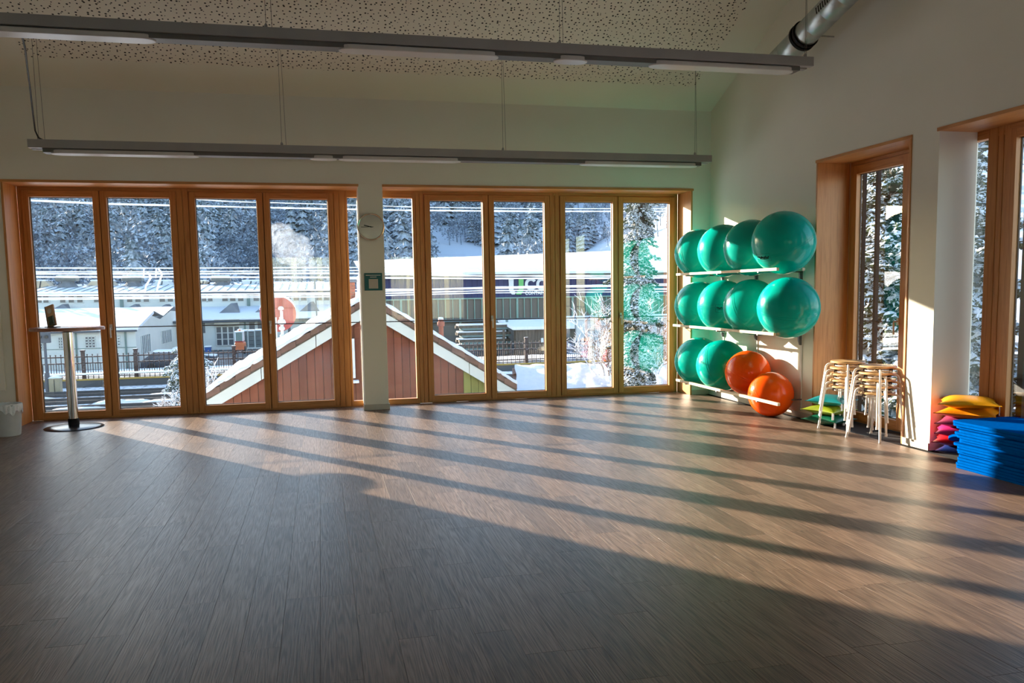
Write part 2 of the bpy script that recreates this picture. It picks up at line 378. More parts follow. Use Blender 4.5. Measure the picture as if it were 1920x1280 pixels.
M['pine'] = snowy('green spruce under heavy snow', (.018, .034, .016), (.055, .075, .03), 7, .22, .10, 1.0, bump=1, bscale=30, dist=.03)
M['bark'] = proc('grey brown bark', (.03, .026, .02), (.07, .058, .045), 8, .9, .8, 20, stretch=(1, 1, .25), world=True, dist=.03)
M['ivy'] = snowy('ivy leaves with snow', (.02, .03, .012), (.05, .055, .025), 6, .40, .12, .6, bump=1, bscale=26, dist=.03)
M['twig'] = snowy('snow loaded twig', (.14, .09, .06), (.24, .16, .11), 8, -.15, .2, .35, bump=0)
M['redtank'] = proc('red painted steel disc', (.42, .06, .05), (.52, .12, .10), 2, .5, .05, world=True)
M['redstripe'] = proc('dark red stripe', (.30, .015, .01), None, 2, .5, 0)
M['forklift'] = proc('orange forklift paint', (.55, .14, .05), None, 2, .5, 0)
M['bluebin'] = proc('blue bin plastic', (.03, .09, .30), None, 2, .5, 0)
M['boxwood'] = proc('weathered beige box', (.26, .23, .15), (.32, .28, .19), 2, .9, .1, world=True)
M['carpaint'] = proc('dark car paint', (.04, .05, .07), None, 2, .3, 0)
M['crate'] = proc('grey steel pallet cage', (.10, .13, .14), (.16, .19, .20), 2, .6, 0, world=True)
M['soffitdark'] = proc('dark soffit', (.03, .03, .03), None, 2, .8, 0)

# ================================================================== THE ROOM
D1 = .411            # depth of the window reveals in the long wall
ZT = 2.759           # height of the openings
XL, XP0, XP1, XR = -8.527, -4.646, -4.351, -.264
XW = -8.95           # left wall
YB = -13.0           # rear wall
HC, SLOPE = 3.772, .430
YR = -6.5            # ridge
def ceilz(y): return HC - SLOPE*y if y > YR else HC - SLOPE*YR - (YR-y)*SLOPE

fl = MB().box(XW-.3, .5, YB-.3, .52, -.2, -.0125).build('floor', M['subfloor'])
tag(fl, 'dark brown embossed wood-look plank floor crossed by long window shadows', 'floor', kind='structure')
# planks, laid parallel to the right wall
PW, PL = .16, .914
full = {}
def plank_mesh(l):
    k = round(l, 3)
    if k in full: return full[k]
    g, b = .0006, .0003; x0, x1, y0, y1 = g, PW-g, g, l-g
    v = [(x0, y0, -.012), (x1, y0, -.012), (x1, y1, -.012), (x0, y1, -.012),
         (x0, y0, -.0003), (x1, y0, -.0003), (x1, y1, -.0003), (x0, y1, -.0003),
         (x0+b, y0+b, 0), (x1-b, y0+b, 0), (x1-b, y1-b, 0), (x0+b, y1-b, 0)]
    f = [(0, 1, 5, 4), (1, 2, 6, 5), (2, 3, 7, 6), (3, 0, 4, 7), (4, 5, 9, 8), (5, 6, 10, 9), (6, 7, 11, 10), (7, 4, 8, 11), (8, 9, 10, 11)]
    m = bpy.data.meshes.new('plank'); m.from_pydata(v, [], f); m.update(); m.materials.append(M['plank']); full[k] = (m, v, f); return full[k]
planks = []
x = -5.191 + PW*32
while x > XW-.05:
    x -= PW
    if x > -.01: continue
    y = .44 - R.choice((0, .305, .61)) - R.uniform(0, .12); ytop = .44
    while ytop > YB:
        l = ytop - y
        if l > .06: planks.append((x, y, l))
        ytop = y; y -= PL
def seen(p):
    c = Vector((p[0]+PW/2, p[1]+p[2]/2, 0)) - CAM; d = c.dot(FW)
    if d < .8: return 0
    px = PPX + FPX*c.dot(RT)/d; py = PPY - FPX*c.dot(UP)/d
    if px < -60 or px > 1980 or py > 1330 or py < 0: return 0
    return p[2]/(d*d*d)
planks.sort(key=seen, reverse=True)
rest = MB()
for i, (x, y, l) in enumerate(planks):
    m, v, f = plank_mesh(l)
    if i < 295:
        o = bpy.data.objects.new('plank', m); col.objects.link(o); o.location = (x, y, 0); o.parent = fl
    else: rest.add([(a+x, b+y, c) for a, b, c in v], f)
rest.build('planks', M['plank'], fl, kind='stuff', recalc=False)

# walls
mb = MB()
mb.box(XW-.3, XL, 0, .5, 0, ZT).box(XR, .4, 0, .5, 0, ZT).box(XW-.3, .4, 0, .5, ZT, HC+.04)
wb = mb.build('wall_back', M['wall']); tag(wb, 'warm white long wall above and between the tall timber window bays', 'wall', kind='structure')
pl = MB().box(XP0, XP1, 0, .37, 0, ZT+.002).build('trim_1', M['wall'], bevel=.004)
tag(pl, 'white plastered pillar between the two window bays carrying clock and teal sign', 'pillar', kind='structure')
MB().box(XP0-.012, XP1+.012, -.014, .1, 0, .07).build('skirting', M['base'], pl, bevel=.003)
YA0, YA1, YC0, YC1 = -2.446, -3.877, -4.21, -7.9
D2 = .378
mb = MB()
mb.box(0, .47, YA0, 0, 0, ZT).box(0, .378, YC0, YA1, 0, ZT).box(.378, .47, YC0+.09, YA1, 0, ZT).box(0, .47, YB, YC1, 0, ZT)
mb.prism([(0.0, ZT), (0.0, ceilz(0)+.1), (YR, ceilz(YR)+.1), (YB, ceilz(YB)+.1), (YB, ZT)], 0, 0, .47)
wr = mb.build('wall_right', M['wall']); tag(wr, 'white gable wall behind the exercise ball rack and stools', 'wall', kind='structure')
mb = MB(); mb.prism([(.5, 0), (.5, ceilz(0)), (YR, ceilz(YR)+.1), (YB, ceilz(YB)+.1), (YB, 0)], 0, XW-.3, XW)
tag(mb.build('wall_left', M['wall']), 'white wall closing the hall on the left', 'wall', kind='structure')
# rear wall with two curtained windows (they mirror in the glazing)
RW = [(-6.5, -4.4), (-3.2, -.9)]
mb = MB(); zb = ceilz(YB)
mb.box(XW-.3, .47, YB-.3, YB, 2.55, zb+.1).box(XW-.3, .47, YB-.3, YB, 0, .6)
mb.box(XW-.3, RW[0][0], YB-.3, YB, .6, 2.55).box(RW[0][1], RW[1][0], YB-.3, YB, .6, 2.55).box(RW[1][1], .47, YB-.3, YB, .6, 2.55)
tag(mb.build('wall_rear', M['wall']), 'white rear wall with curtained windows behind the camera', 'wall', kind='structure')
for i, (a, b) in enumerate(RW):
    wn = thing('window_%d' % (5+i), 'timber window with white voile curtains in the rear wall, %s' % ('nearer the left wall' if i == 0 else 'nearer the gable wall'), 'window', (a, YB-.15, .6), kind='structure')
    f = MB().box(a, b, YB-.2, YB-.12, .6, .67).box(a, b, YB-.2, YB-.12, 2.48, 2.55)
    for xx in (a, (a+b)/2-.05, b-.07): f.box(xx, xx+.09, YB-.2, YB-.12, .6, 2.55)
    f.build('frame', M['wz'], wn); MB().box(a+.05, b-.05, YB-.165, YB-.16, .65, 2.5).build('pane', M['glass'], wn)
    n_ = 3 if i == 0 else 4
    for j in range(n_):
        c0 = a+.05+(b-a)*j/n_; c1 = c0+(b-a)/n_*R.uniform(.72, .86)
        cu = MB().grid(lambda u, v_: (c0+(c1-c0)*u, YB-.05+.02*math.sin(u*PI*12), .62+1.86*v_), 60, 2)
        cu.build('curtain', M['curtain'], wn, smooth='all', recalc=False)
bn = MB()
for j in range(4): bn.box(-6.7+j*1.5, -5.25+j*1.5, YB+.35, YB+.75, .18, .46)
bn = bn.build('bench', M['lime'], bevel=.01); tag(bn, 'long yellow-green low bench under the rear windows', 'bench')
MB().box(-6.6, -.9, YB+.45, YB+.65, 0, .18).build('plinth', M['base'], bn)
# skirting boards
b1 = MB().box(XW, XL-.001, -.014, 0, 0, .065).box(XR+.002, 0, -.014, 0, 0, .065).build('baseboard_back', M['base'], bevel=.002)
tag(b1, 'thin skirting strip at the foot of the long window wall', 'baseboard', kind='structure')
b2 = MB().box(-.014, 0, YA0+.0, -.014, 0, .065).box(-.014, 0, YC0, YA1, 0, .065).box(-.014, 0, YB, YC1, 0, .065).build('baseboard_right', M['base'], bevel=.002)
tag(b2, 'cream skirting strip along the gable wall', 'baseboard', kind='structure')
# ceiling: two slopes
t_ = .25
mb = MB(); y0 = .5
mb.prism([(y0, ceilz(0)-SLOPE*y0), (YR, ceilz(YR)), (YB-.3, ceilz(YB)-.3*SLOPE), (YB-.3, ceilz(YB)+t_), (YR, ceilz(YR)+t_), (y0, ceilz(0)-SLOPE*y0+t_)], 0, XW-.3, .47)
ce = mb.build('ceiling', M['wall']); tag(ce, 'sloping white ceiling with a smooth border round the perforated field', 'ceiling', kind='structure')
ang = math.atan(SLOPE)
ys, ye = -.46, -6.2; L_ = (ys-ye)/math.cos(ang)
pm = MB().add([(0, 0, 0), (7.62, 0, 0), (7.62, -L_, 0), (0, -L_, 0)], [(0, 1, 2, 3)]).mesh('acoustic_panel'); pm.materials.append(M['perf'])
po = bpy.data.objects.new('acoustic_panel', pm); col.objects.link(po); po.parent = ce
po.location = (-8.07, ys, ceilz(ys)-.002); po.rotation_euler = (-ang, 0, 0); po['label'] = 'scatter-perforated acoustic field'

# ------------------------------------------------------------------ windows
def sash(root, a, b, plane, axis, handle=None, z0=.02, z1=2.695, st=.075):
    """one glazed leaf between a and b (along x when axis=='x', along y when 'y'); plane = room-side face"""
    def bx(mb_, u0, u1, d0, d1, q0, q1):
        return mb_.box(u0, u1, plane+d0, plane+d1, q0, q1) if axis == 'x' else mb_.box(plane+d0, plane+d1, u0, u1, q0, q1)
    g = .004; a2, b2 = min(a, b)+g, max(a, b)-g
    s = MB(); bx(s, a2, a2+st-g, 0, .07, z0, z1); bx(s, b2-st+g, b2, 0, .07, z0, z1)
    for q0, q1 in ((a2-g-.006, a2+.02), (b2-.02, b2+g+.006)): bx(s, q0, q1, .036, .066, z0, z1)
    so_ = s.build('sash', M['wz'], root, bevel=.002)
    r = MB(); bx(r, a2+st-g, b2-st+g, .001, .069, z0, z0+st); bx(r, a2+st-g, b2-st+g, .001, .069, z1-st, z1)
    r.build('sash_rail', M['wx' if axis == 'x' else 'wy'], so_, bevel=.003)
    k = MB(); e = .008; i0, i1, j0, j1 = a2+st-g, b2-st+g, z0+st, z1-st
    bx(k, i0, i0+e, .05, .064, j0, j1); bx(k, i1-e, i1, .05, .064, j0, j1); bx(k, i0, i1, .05, .064, j0, j0+e); bx(k, i0, i1, .05, .064, j1-e, j1)
    k.build('gasket', M['gasket'], so_)
    p = MB(); bx(p, i0, i1, .040, .046, j0, j1); p.build('pane', M['glass'], so_)
    if handle is not None:
        h = MB(); c = handle; d = -1
        def q(u, dd, z): return (u, plane+dd, z) if axis == 'x' else (plane+dd, u, z)
        bx(h, c-.015, c+.015, -.012, 0, 1.055, 1.125)
        h.tube([q(c, -.01, 1.09), q(c, -.05, 1.09), q(c, -.055, 1.08), q(c, -.052, .965)], .0095, 8)
        h.build('handle', M['steel'], so_, bevel=.002, label='brushed steel lever handle')
    return so_
def bay(root, x0, x1, z1=2.733):
    pass
# window_1 : left bay
w1 = thing('window_1', 'left timber window bay of four tall glazed leaves beside the bar table', 'window', (XL, D1, 0), kind='structure')
w2 = thing('window_2', 'right timber window bay of four tall glazed leaves beside the ball rack', 'window', (XP1, D1, 0), kind='structure')
def frame(root, posts, a, b):
    f = MB()
    for pp in posts: f.box(pp[0], pp[1], D1+(.012 if len(pp) == 3 else 0), D1+.08, 0, 2.733)
    f.build('frame_post', M['wz'], root, bevel=.004)
    MB().box(a, b, D1+.002, D1+.08, 2.697, ZT+.03).box(a, b, D1+.002, D1+.08, 0, .022).build('frame_rail', M['wx'], root, bevel=.003)
XE = XL+.022
frame(w1, [(-6.775, -6.65, 1), (-4.925, -4.77, 1), (XE, XE+.05), (-6.78, -6.715), (-6.710, -6.645), (-4.93, -4.87), (-4.865, -4.80), (-4.795, -4.765)], XE, -4.765)
for a, b, h in ((-8.46, -7.63, None), (-7.628, -6.78, -7.585), (-6.643, -5.782, None), (-5.78, -4.932, -5.755)): sash(w1, a, b, D1-.012, 'x', h)
frame(w2, [(-3.943, -3.805, 1), (-2.115, -1.99, 1), (-3.948, -3.91), (-3.905, -3.86), (-3.855, -3.80), (-2.12, -2.055), (-2.05, -1.985), (-.335, XR-.022)], -3.948, XR-.022)
for a, b, h in ((-3.798, -2.957, None), (-2.955, -2.122, -2.932), (-1.983, -1.162, None), (-1.16, -.335, -1.13)): sash(w2, a, b, D1-.012, 'x', h)
# fixed pane running on behind the pillar
w7 = thing('window_7', 'narrow fixed glass strip passing behind the white pillar', 'window', (-4.36, D1, 0), kind='structure')
MB().box(-4.765, -3.948, D1+.002, D1+.08, 2.65, ZT+.03).box(-4.765, -3.948, D1+.002, D1+.08, 0, .068).build('frame_rail', M['wx'], w7, bevel=.003)
MB().box(-4.765, -3.948, D1+.040, D1+.046, .068, 2.65).build('pane', M['glass'], w7)
# reveal linings with their small projecting lip
def lining(root, a, b, left, right):
    MB().box(a-.018 if left else a-.004, b+.018 if right else b+.008, -.012, D1+.002, ZT-.026, ZT+.004).build('head_lining', M['wx'], root, bevel=.002)
    if left: MB().box(a-.003, a+.022, -.010, D1+.002, 0, ZT-.026).build('side_lining', M['wz'], root, bevel=.002)
    if right: MB().box(b-.022, b+.003, -.010, D1+.002, 0, ZT-.026).build('side_lining', M['wz'], root, bevel=.002)
lining(w1, XL, XP0, True, False); lining(w2, XP1, XR, False, True)
# window_3 : narrow door in the gable wall
w3 = thing('window_3', 'narrow timber glazed door in a deep reveal behind the stacked stools', 'window', (D2, -3.16, 0), kind='structure')
MB().box(-.012, D2+.002, YA1-.004, YA0+.018, ZT-.026, ZT+.004).build('head_lining', M['wy'], w3, bevel=.002)
MB().box(-.010, D2+.002, YA0-.022, YA0+.003, 0, ZT-.026).build('side_lining', M['wz'], w3, bevel=.002)
MB().box(-.010, D2+.002, YA1-.003, YA1+.022, 0, ZT-.026).build('side_lining', M['wz'], w3, bevel=.002)
MB().box(D2, D2+.08, YA0-.06, YA0-.022, 0, ZT).box(D2, D2+.08, -3.47, -3.40, 0, ZT).box(D2, D2+.08, YA1+.022, YA1+.06, 0, ZT).build('frame_post', M['wz'], w3, bevel=.004)
MB().box(D2+.002, D2+.08, YA1+.03, YA0-.03, 2.70, ZT).box(D2+.002, D2+.08, YA1+.03, YA0-.03, 0, .022).build('frame_rail', M['wy'], w3, bevel=.003)
sash(w3, -3.395, -2.506, D2-.012, 'y', -3.30, st=.09)
sash(w3, YA1+.06, -3.47, D2-.012, 'y', None, st=.06)
# window_4 : wide window at the right edge
w4 = thing('window_4', 'wide timber window with a white side reveal behind the yellow cushions and blue mats', 'window', (D2, YC0, 0), kind='structure')
MB().box(-.012, D2+.002, YC1, YC0+.02, ZT-.026, ZT+.004).build('head_lining', M['wy'], w4, bevel=.002)
MB().box(D2+.012, D2+.08, -4.55, -4.34, 0, ZT).box(D2, D2+.08, -4.555, -4.50, 0, ZT).box(D2, D2+.08, -4.495, -4.44, 0, ZT).box(D2, D2+.08, -4.435, -4.33, 0, ZT).box(D2, D2+.08, -5.60, -5.45, 0, ZT).box(D2, D2+.08, -6.70, -6.55, 0, ZT).box(D2, D2+.08, YC1, YC1+.06, 0, ZT).build('frame_post', M['wz'], w4, bevel=.004)
MB().box(D2+.002, D2+.08, YC1, YC0+.088, 2.66, ZT).box(D2+.002, D2+.08, YC1, YC0+.088, 0, .04).build('frame_rail', M['wy'], w4, bevel=.003)
MB().box(D2+.04, D2+.046, -4.34, YC0+.09, .04, 2.67).build('pane', M['glass'], w4)
sash(w4, -5.45, -4.557, D2-.012, 'y', None); sash(w4, -6.55, -5.60, D2-.012, 'y', None); sash(w4, -7.84, -6.70, D2-.012, 'y', None)
# outside fall-protection rods and guide rails
ro = MB().tube([(XL-.1, .64, 1.083), (XR+.1, .64, 1.055)], .0065, 8)
ro = ro.build('safety_rod', M['black'], smooth=True); tag(ro, 'thin dark safety rod running outside the long window bays', 'railing')
for xx in (XL-.08, -6.7, -4.8, -3.9, -2.05, XR+.08): MB().box(xx-.012, xx+.012, .49, .65, 1.06, 1.10).build('rod_bracket', M['black'], ro)
gr = MB().box(.62, .66, -2.60, -2.565, -.1, 2.9); gr.box(.50, .54, -2.53, -2.51, -.1, 2.9)
gr = gr.build('guide_post', M['black']); tag(gr, 'black steel posts standing outside the narrow glazed door', 'railing')
MB().tube([(.64, YA0+.1, 1.06), (.64, YA1-.1, 1.06)], .007, 8).build('rail', M['black'], gr)
MB().box(.63, .65, -2.6, -2.50, 2.5, 2.53).build('strut', M['black'], gr); MB().box(.63, .65, -2.6, -2.50, .6, .63).build('strut', M['black'], gr)
gp = MB().box(.50, .56, -4.66, -4.60, -.1, 2.9).box(.57, .60, -4.72, -4.68, -.1, 2.9).build('guide_post', M['black']); tag(gp, 'black steel guide posts outside the wide right-hand window', 'railing')
MB().tube([(.6, YC0, 1.06), (.6, YC1, 1.06)], .007, 8).build('rail', M['black'], gp)

# ------------------------------------------------------------------ hanging light lines
def light_line(y, z, x0, x1, lenses, small, label):
    root = thing('pendant_light', label, 'light', ((x0+x1)/2, y, z), group=None)
    h = .085
    MB().box(x0, x1, y-.012, y+.055, z-h, z).build('profile', M['alu'], root, bevel=.003)
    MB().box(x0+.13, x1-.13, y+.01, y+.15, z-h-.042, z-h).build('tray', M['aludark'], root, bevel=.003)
    MB().box(x0, x1, y+.10, y+.17, z-h, z).build('rear_profile', M['alu'], root, bevel=.003)
    for (a, b) in lenses+small:
        n = 10; r = .085; yc = y+.078; pts = []
        for k in range(n+1):
            t = -PI/2 + PI*k/n; pts.append((b-r*1.3+r*1.3*math.cos(t), yc+r*math.sin(t)))
        for k in range(n+1):
            t = PI/2 + PI*k/n; pts.append((a+r*1.3+r*1.3*math.cos(t), yc+r*math.sin(t)))
        MB().prism(pts, 2, z-h-.052, z-h-.012).build('end_cap' if (a, b) in small else 'lens', M['lens'], root, bevel=.008, label='opal diffuser with rounded ends')
    for xx in (-7.89, -5.485, -3.01, -.60):
        if xx < x0: continue
        for d in (0, .045):
            p = (xx+d, y+.02+d, z); MB().tube([p, (xx+d*.6, y+.02+d, ceilz(y+.02+d)+.01)], .0022, 5, caps=False).build('suspension_wire', M['wire'], root)
        MB().lathe([(.014, 0), (.014, .02), (.006, .035)], (xx, y+.02, z), 10).build('cable_gripper', M['alu'], root)
    MB().box((x0+x1)/2-.02, (x0+x1)/2+.10, y+.05, y+.11, z-.004, z+.012).build('connector', M['aludark'], root)
    return root
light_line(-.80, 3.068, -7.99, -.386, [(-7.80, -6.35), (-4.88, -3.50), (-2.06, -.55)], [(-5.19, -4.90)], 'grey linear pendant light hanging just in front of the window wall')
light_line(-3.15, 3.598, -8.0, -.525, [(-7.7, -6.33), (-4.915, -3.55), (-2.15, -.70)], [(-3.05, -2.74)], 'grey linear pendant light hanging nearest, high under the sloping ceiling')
cp = []
for (px, py, y) in [(20, 44, -3.1), (40, 62, -2.95), (47, 90, -2.6), (51, 125, -2.1), (57, 170, -1.6), (62, 215, -1.1), (66, 245, -.85), (72, 258, -.80), (80, 262, -.79)]: cp.append(at(px, py, y))
cb = MB().tube(cp, .008, 6).build('power_cable', M['gasket'], smooth=True); tag(cb, 'dark twisted cable drooping between the two pendant lights at left', 'cable')
# ventilation duct
P0, P1 = at(1474, 103, -2.35), None
P0 = Vector((-.33, -2.15, 3.80)); P1 = Vector((-.33, -5.2, 4.62))
du = thing('ventilation_duct', 'round galvanised spiral duct rising along the top of the gable wall', 'duct', P0)
dv = (P1-P0).normalized(); Ld = (P1-P0).length; rot = dv.to_track_quat('Z', 'Y').to_matrix().to_4x4(); MT = Matrix.Translation(P0) @ rot
prof = [(.125, 0), (.125, .02)]; k = 0.
prof = [(0, 0)]; z = 0
while z < Ld:
    prof += [(.125, z), (.125, z+.235), (.1225, z+.240), (.1225, z+.246)]; z += .25
prof.append((0, z))
MB().lathe(prof, (0, 0, 0), 36, MT).build('duct_tube', M['duct'], du, smooth=True)
MB().lathe([(.128, .50), (.142, .50), (.142, .53), (.128, .53)], (0, 0, 0), 36, MT).lathe([(.128, .56), (.142, .56), (.142, .585), (.128, .585)], (0, 0, 0), 36, MT).build('clamp_ring', M['black'], du, smooth=True)
g_ = MB()
for k in range(16): g_.box(-.125, -.105, -.03, .03, .95+k*.035, .965+k*.035, MT)
g_.build('slot_grille', M['black'], du)
q = MT @ Vector((0, 0, .56)); MB().tube([q, (0, q.y, q.z)], .008, 6).build('hanger', M['steel'], du)

# ------------------------------------------------------------------ clock and sign on the pillar
CK = Vector((-4.506, -.002, 2.25))
ck = thing('wall_clock', 'round chrome-rimmed wall clock with cream dial on the white pillar', 'clock', CK)
MX = Matrix.Translation(CK) @ Matrix.Rotation(PI/2, 4, 'X')
MB().lathe([(.0, 0), (.158, 0), (.163, .012), (.163, .034), (.155, .042), (.148, .036), (.146, .026)], (0, 0, 0), 64, MX).build('rim', M['clockrim'], ck, smooth=True)
MB().lathe([(0, .010), (.147, .010), (.147, .020), (0, .020)], (0, 0, 0), 48, MX).build('dial', M['dial'], ck)
MB().tube([MX @ Vector((.145*math.cos(2*PI*k/64), .145*math.sin(2*PI*k/64), .024)) for k in range(65)], .0022, 5, caps=False).build('inner_ring', M['ink'], ck)
def hand(a, l, wd, back=.03):
    t = Matrix.Rotation(-a, 4, 'Z'); mb_ = MB(); mb_.box(-wd/2, wd/2, -back, l, .0235, .026, MX @ t); return mb_
hand(math.radians(-77), .085, .010).build('hour_hand', M['ink'], ck); hand(math.radians(-91), .118, .006).build('minute_hand', M['ink'], ck)
MB().lathe([(0, .022), (.008, .022), (.008, .029), (0, .029)], (0, 0, 0), 16, MX).build('hub', M['ink'], ck)
tk = MB()
for k in range(60):
    t = Matrix.Rotation(-2*PI*k/60, 4, 'Z'); tk.box(-.0012, .0012, .134, .141, .0202, .0212, MX @ t)
tk.build('minute_ring', M['ink'], ck)
def text_mesh(s, size, name, mat, parent, loc, rot=(PI/2, 0, 0), ext=.0008, align='CENTER', sx=1):
    c = bpy.data.curves.new(name, 'FONT'); c.body = s; c.size = size; c.extrude = ext; c.align_x = align; c.align_y = 'CENTER'; c.resolution_u = 3; c.offset = size*.028
    tmp = bpy.data.objects.new('tmp_text', c); col.objects.link(tmp)
    dg = bpy.context.evaluated_depsgraph_get(); m = bpy.data.meshes.new_from_object(tmp.evaluated_get(dg))
    bpy.data.objects.remove(tmp); bpy.data.curves.remove(c)
    m.materials.clear(); m.materials.append(mat)
    o = bpy.data.objects.new(name, m); col.objects.link(o); o.location = loc; o.rotation_euler = rot; o.scale = (sx, 1, 1)
    if parent is not None: o.parent = parent
    return o
for k in range(1, 13):
    a = 2*PI*k/12; text_mesh(str(k), .050, 'numeral', M['ink'], ck, (math.sin(a)*.112, -.0208, math.cos(a)*.112))
sg = thing('info_sign', 'square teal notice board fixed to the pillar below the clock', 'sign', (-4.495, 0, 1.585))
MB().box(-4.603, -4.387, -.012, 0, 1.478, 1.692).build('board', M['teal_sign'], sg, bevel=.002)
MB().box(-4.551, -4.439, -.014, -.012, 1.503, 1.618).build('blank_card', M['dial'], sg)
MB().box(-4.585, -4.405, -.0135, -.012, 1.661, 1.668).box(-4.535, -4.455, -.0135, -.012, 1.639, 1.646).build('print', M['white'], sg)
# panel at the far left edge
wp = MB().box(-8.95, -8.62, -.03, 0, .42, 2.3).build('wall_panel', M['wall'], bevel=.006); tag(wp, 'flat pale panel mounted on the wall at the far left edge', 'panel')

# ------------------------------------------------------------------ ball rack
rk = thing('ball_rack', 'three-tier wall rack of pine laths on steel brackets holding exercise balls', 'rack', (-.3, -1.3, 0))
ZR = (1.628, .955, .228)
XF = -.535
for ri, z in enumerate(ZR):
    y0, y1 = ((-.13, -2.60), (-.03, -2.56), (-.13, -2.66))[ri]
    MB().box(XF-.015, XF+.015, y1, y0, z-.015, z+.015).build('front_lath', M['lath'], rk, bevel=.002)
    if ri < 2: MB().box(-.150, -.120, -2.44, y0, z-.015, z+.015).build('back_lath', M['lath'], rk, bevel=.002)
    else: MB().box(-.150, -.120, -1.20, y0, z-.015, z+.015).build('back_lath', M['lath'], rk, bevel=.002)
    for yy in (-.42, -1.275, -2.22):
        a = MB()
        if not (ri == 2 and yy < -2):
            a.box(XF-.012, -.002, yy-.014, yy+.014, z-.030, z-.016)
            a.prism([(-.002, z-.016), (-.05, z-.020), (-.045, z-.10), (-.030, z-.15), (-.002, z-.15)], 1, yy-.014, yy+.014)
        else: a.box(XF-.012, XF+.06, yy-.014, yy+.014, z-.030, z-.016).box(XF+.04, -.002, yy-.02, yy-.008, z-.030, z-.016)
        a.build('bracket', M['bracket'], rk, bevel=.002)
for yy in (-.42, -1.275, -2.22):
    MB().box(-.012, 0, yy-.016, yy+.016, .08, 1.68).build('wall_upright', M['railm'], rk, bevel=.002)
# balls
def sphere(r, nu=48, nv=28):
    return MB().grid(lambda u, v: (r*math.cos(2*PI*u)*math.sin(PI*v), r*math.sin(2*PI*u)*math.sin(PI*v), r*math.cos(PI*v)), nu, nv, flip=True)
def make_ball(r, mat, label, loc, tilt, group, logo=False, seam=True):
    root = thing('exercise_ball', label, 'ball', loc, group=group); root.rotation_euler = tilt
    s = sphere(r); s.build('shell', mat, root, smooth='all', off=Vector((0, 0, 0)), recalc=False)
    ring = MB()
    for zz in ((-.012, .012) if seam else (0,)):
        rr = math.sqrt(r*r-zz*zz)
        ring.tube([(rr*math.cos(2*PI*k/48), rr*math.sin(2*PI*k/48), zz) for k in range(49)], .0012, 4, caps=False)
    ring.build('seam', mat, root, off=Vector((0, 0, 0)))
    v = MB().lathe([(.030, r-.0035), (.028, r+.0006), (.020, r+.001), (.012, r+.001), (.011, r-.003), (0, r-.003)], (0, 0, 0), 20)
    v.build('valve', mat, root, smooth=True, off=Vector((0, 0, 0)))
    if logo:
        lg = MB()
        def sp(u, w_):       # local patch on the -Y side
            return Vector((math.sin(u/r)*math.cos(w_/r)*r, -math.cos(u/r)*math.cos(w_/r)*r, math.sin(w_/r)*r))*1.0012
        pts = [sp(-.075+.15*k/40, .012*math.sin(k*1.35)+.006*math.sin(k*.5)) for k in range(41)]
        lg.tube(pts, .0026, 5)
        lg.tube([sp(-.06+.12*k/20, -.024+.010*k/20) for k in range(21)], .002, 4)
        for zz in (-.045, .04): lg.tube([sp(-.09+.18*k/20, zz) for k in range(21)], .0009, 4)
        for uu in (-.09, .09): lg.tube([sp(uu, -.045+.085*k/6) for k in range(7)], .0009, 4)
        lg.build('print', M['ink'], root, off=Vector((0, 0, 0)), label='small black printed mark')
    return root
names = ['leftmost, next to the window reveal', 'second from the window', 'third from the window', 'rightmost, beside the glazed door']
TY = ((-.36, -1.035, -1.70, -2.385), (-.36, -1.04, -1.71, -2.50))
for ri, row in enumerate(('top', 'middle')):
    for k, y in enumerate(TY[ri]):
        rb = (.315, .318, .318, .332)[k] if ri == 0 else (.315, .318, .318, .322)[k]
        xc = -.3325 - (.012 if k == 3 else 0); rr_ = rb+.0155
        zc = ZR[ri] + math.sqrt(rr_**2 - (abs(XF)-.3325)**2)
        lab = 'glossy teal exercise ball on the %s rack shelf, %s' % (row, names[k])
        if k == 1 and ri == 1: lab = 'teal exercise ball with black print, second from the window on the middle shelf'
        lg_ = (ri == 1 and k == 1) or (ri == 0 and k == 3)
        if ri == 0: tilt = [(PI/2-.2, .15, .3), (PI/2, .1, 1.25), (.4, .3, 0), (.50, 0, -1.30)][k]
        else: tilt = [(.5, .2, .1), (.05, 0, -.5), (1.2, .4, .3), (.35, -.05, -.2)][k]
        make_ball(rb, M['teal'], lab, (xc, y, zc), tilt, 'teal exercise balls on the wall rack', logo=lg_)
zc = ZR[2] + math.sqrt(.3305**2-.2025**2)
make_ball(.315, M['teal'], 'teal exercise ball on the bottom rack shelf next to the window reveal', (-.3325, -.37, zc), (.4, .5, .2), 'teal exercise balls on the wall rack')
make_ball(.315, M['teal'], 'teal exercise ball on the bottom shelf touching the orange ball', (-.3325, -1.01, zc), (1.2, .6, .3), 'teal exercise balls on the wall rack')
make_ball(.262, M['orange'], 'upper orange exercise ball wedged behind the lower orange one', (-.275, -1.545, .445), (.4, .2, .1), 'small orange exercise balls')
make_ball(.250, M['orange'], 'lower orange exercise ball standing on the floor behind the bottom lath', (-.262, -2.035, .25), (.9, .3, .2), 'small orange exercise balls')

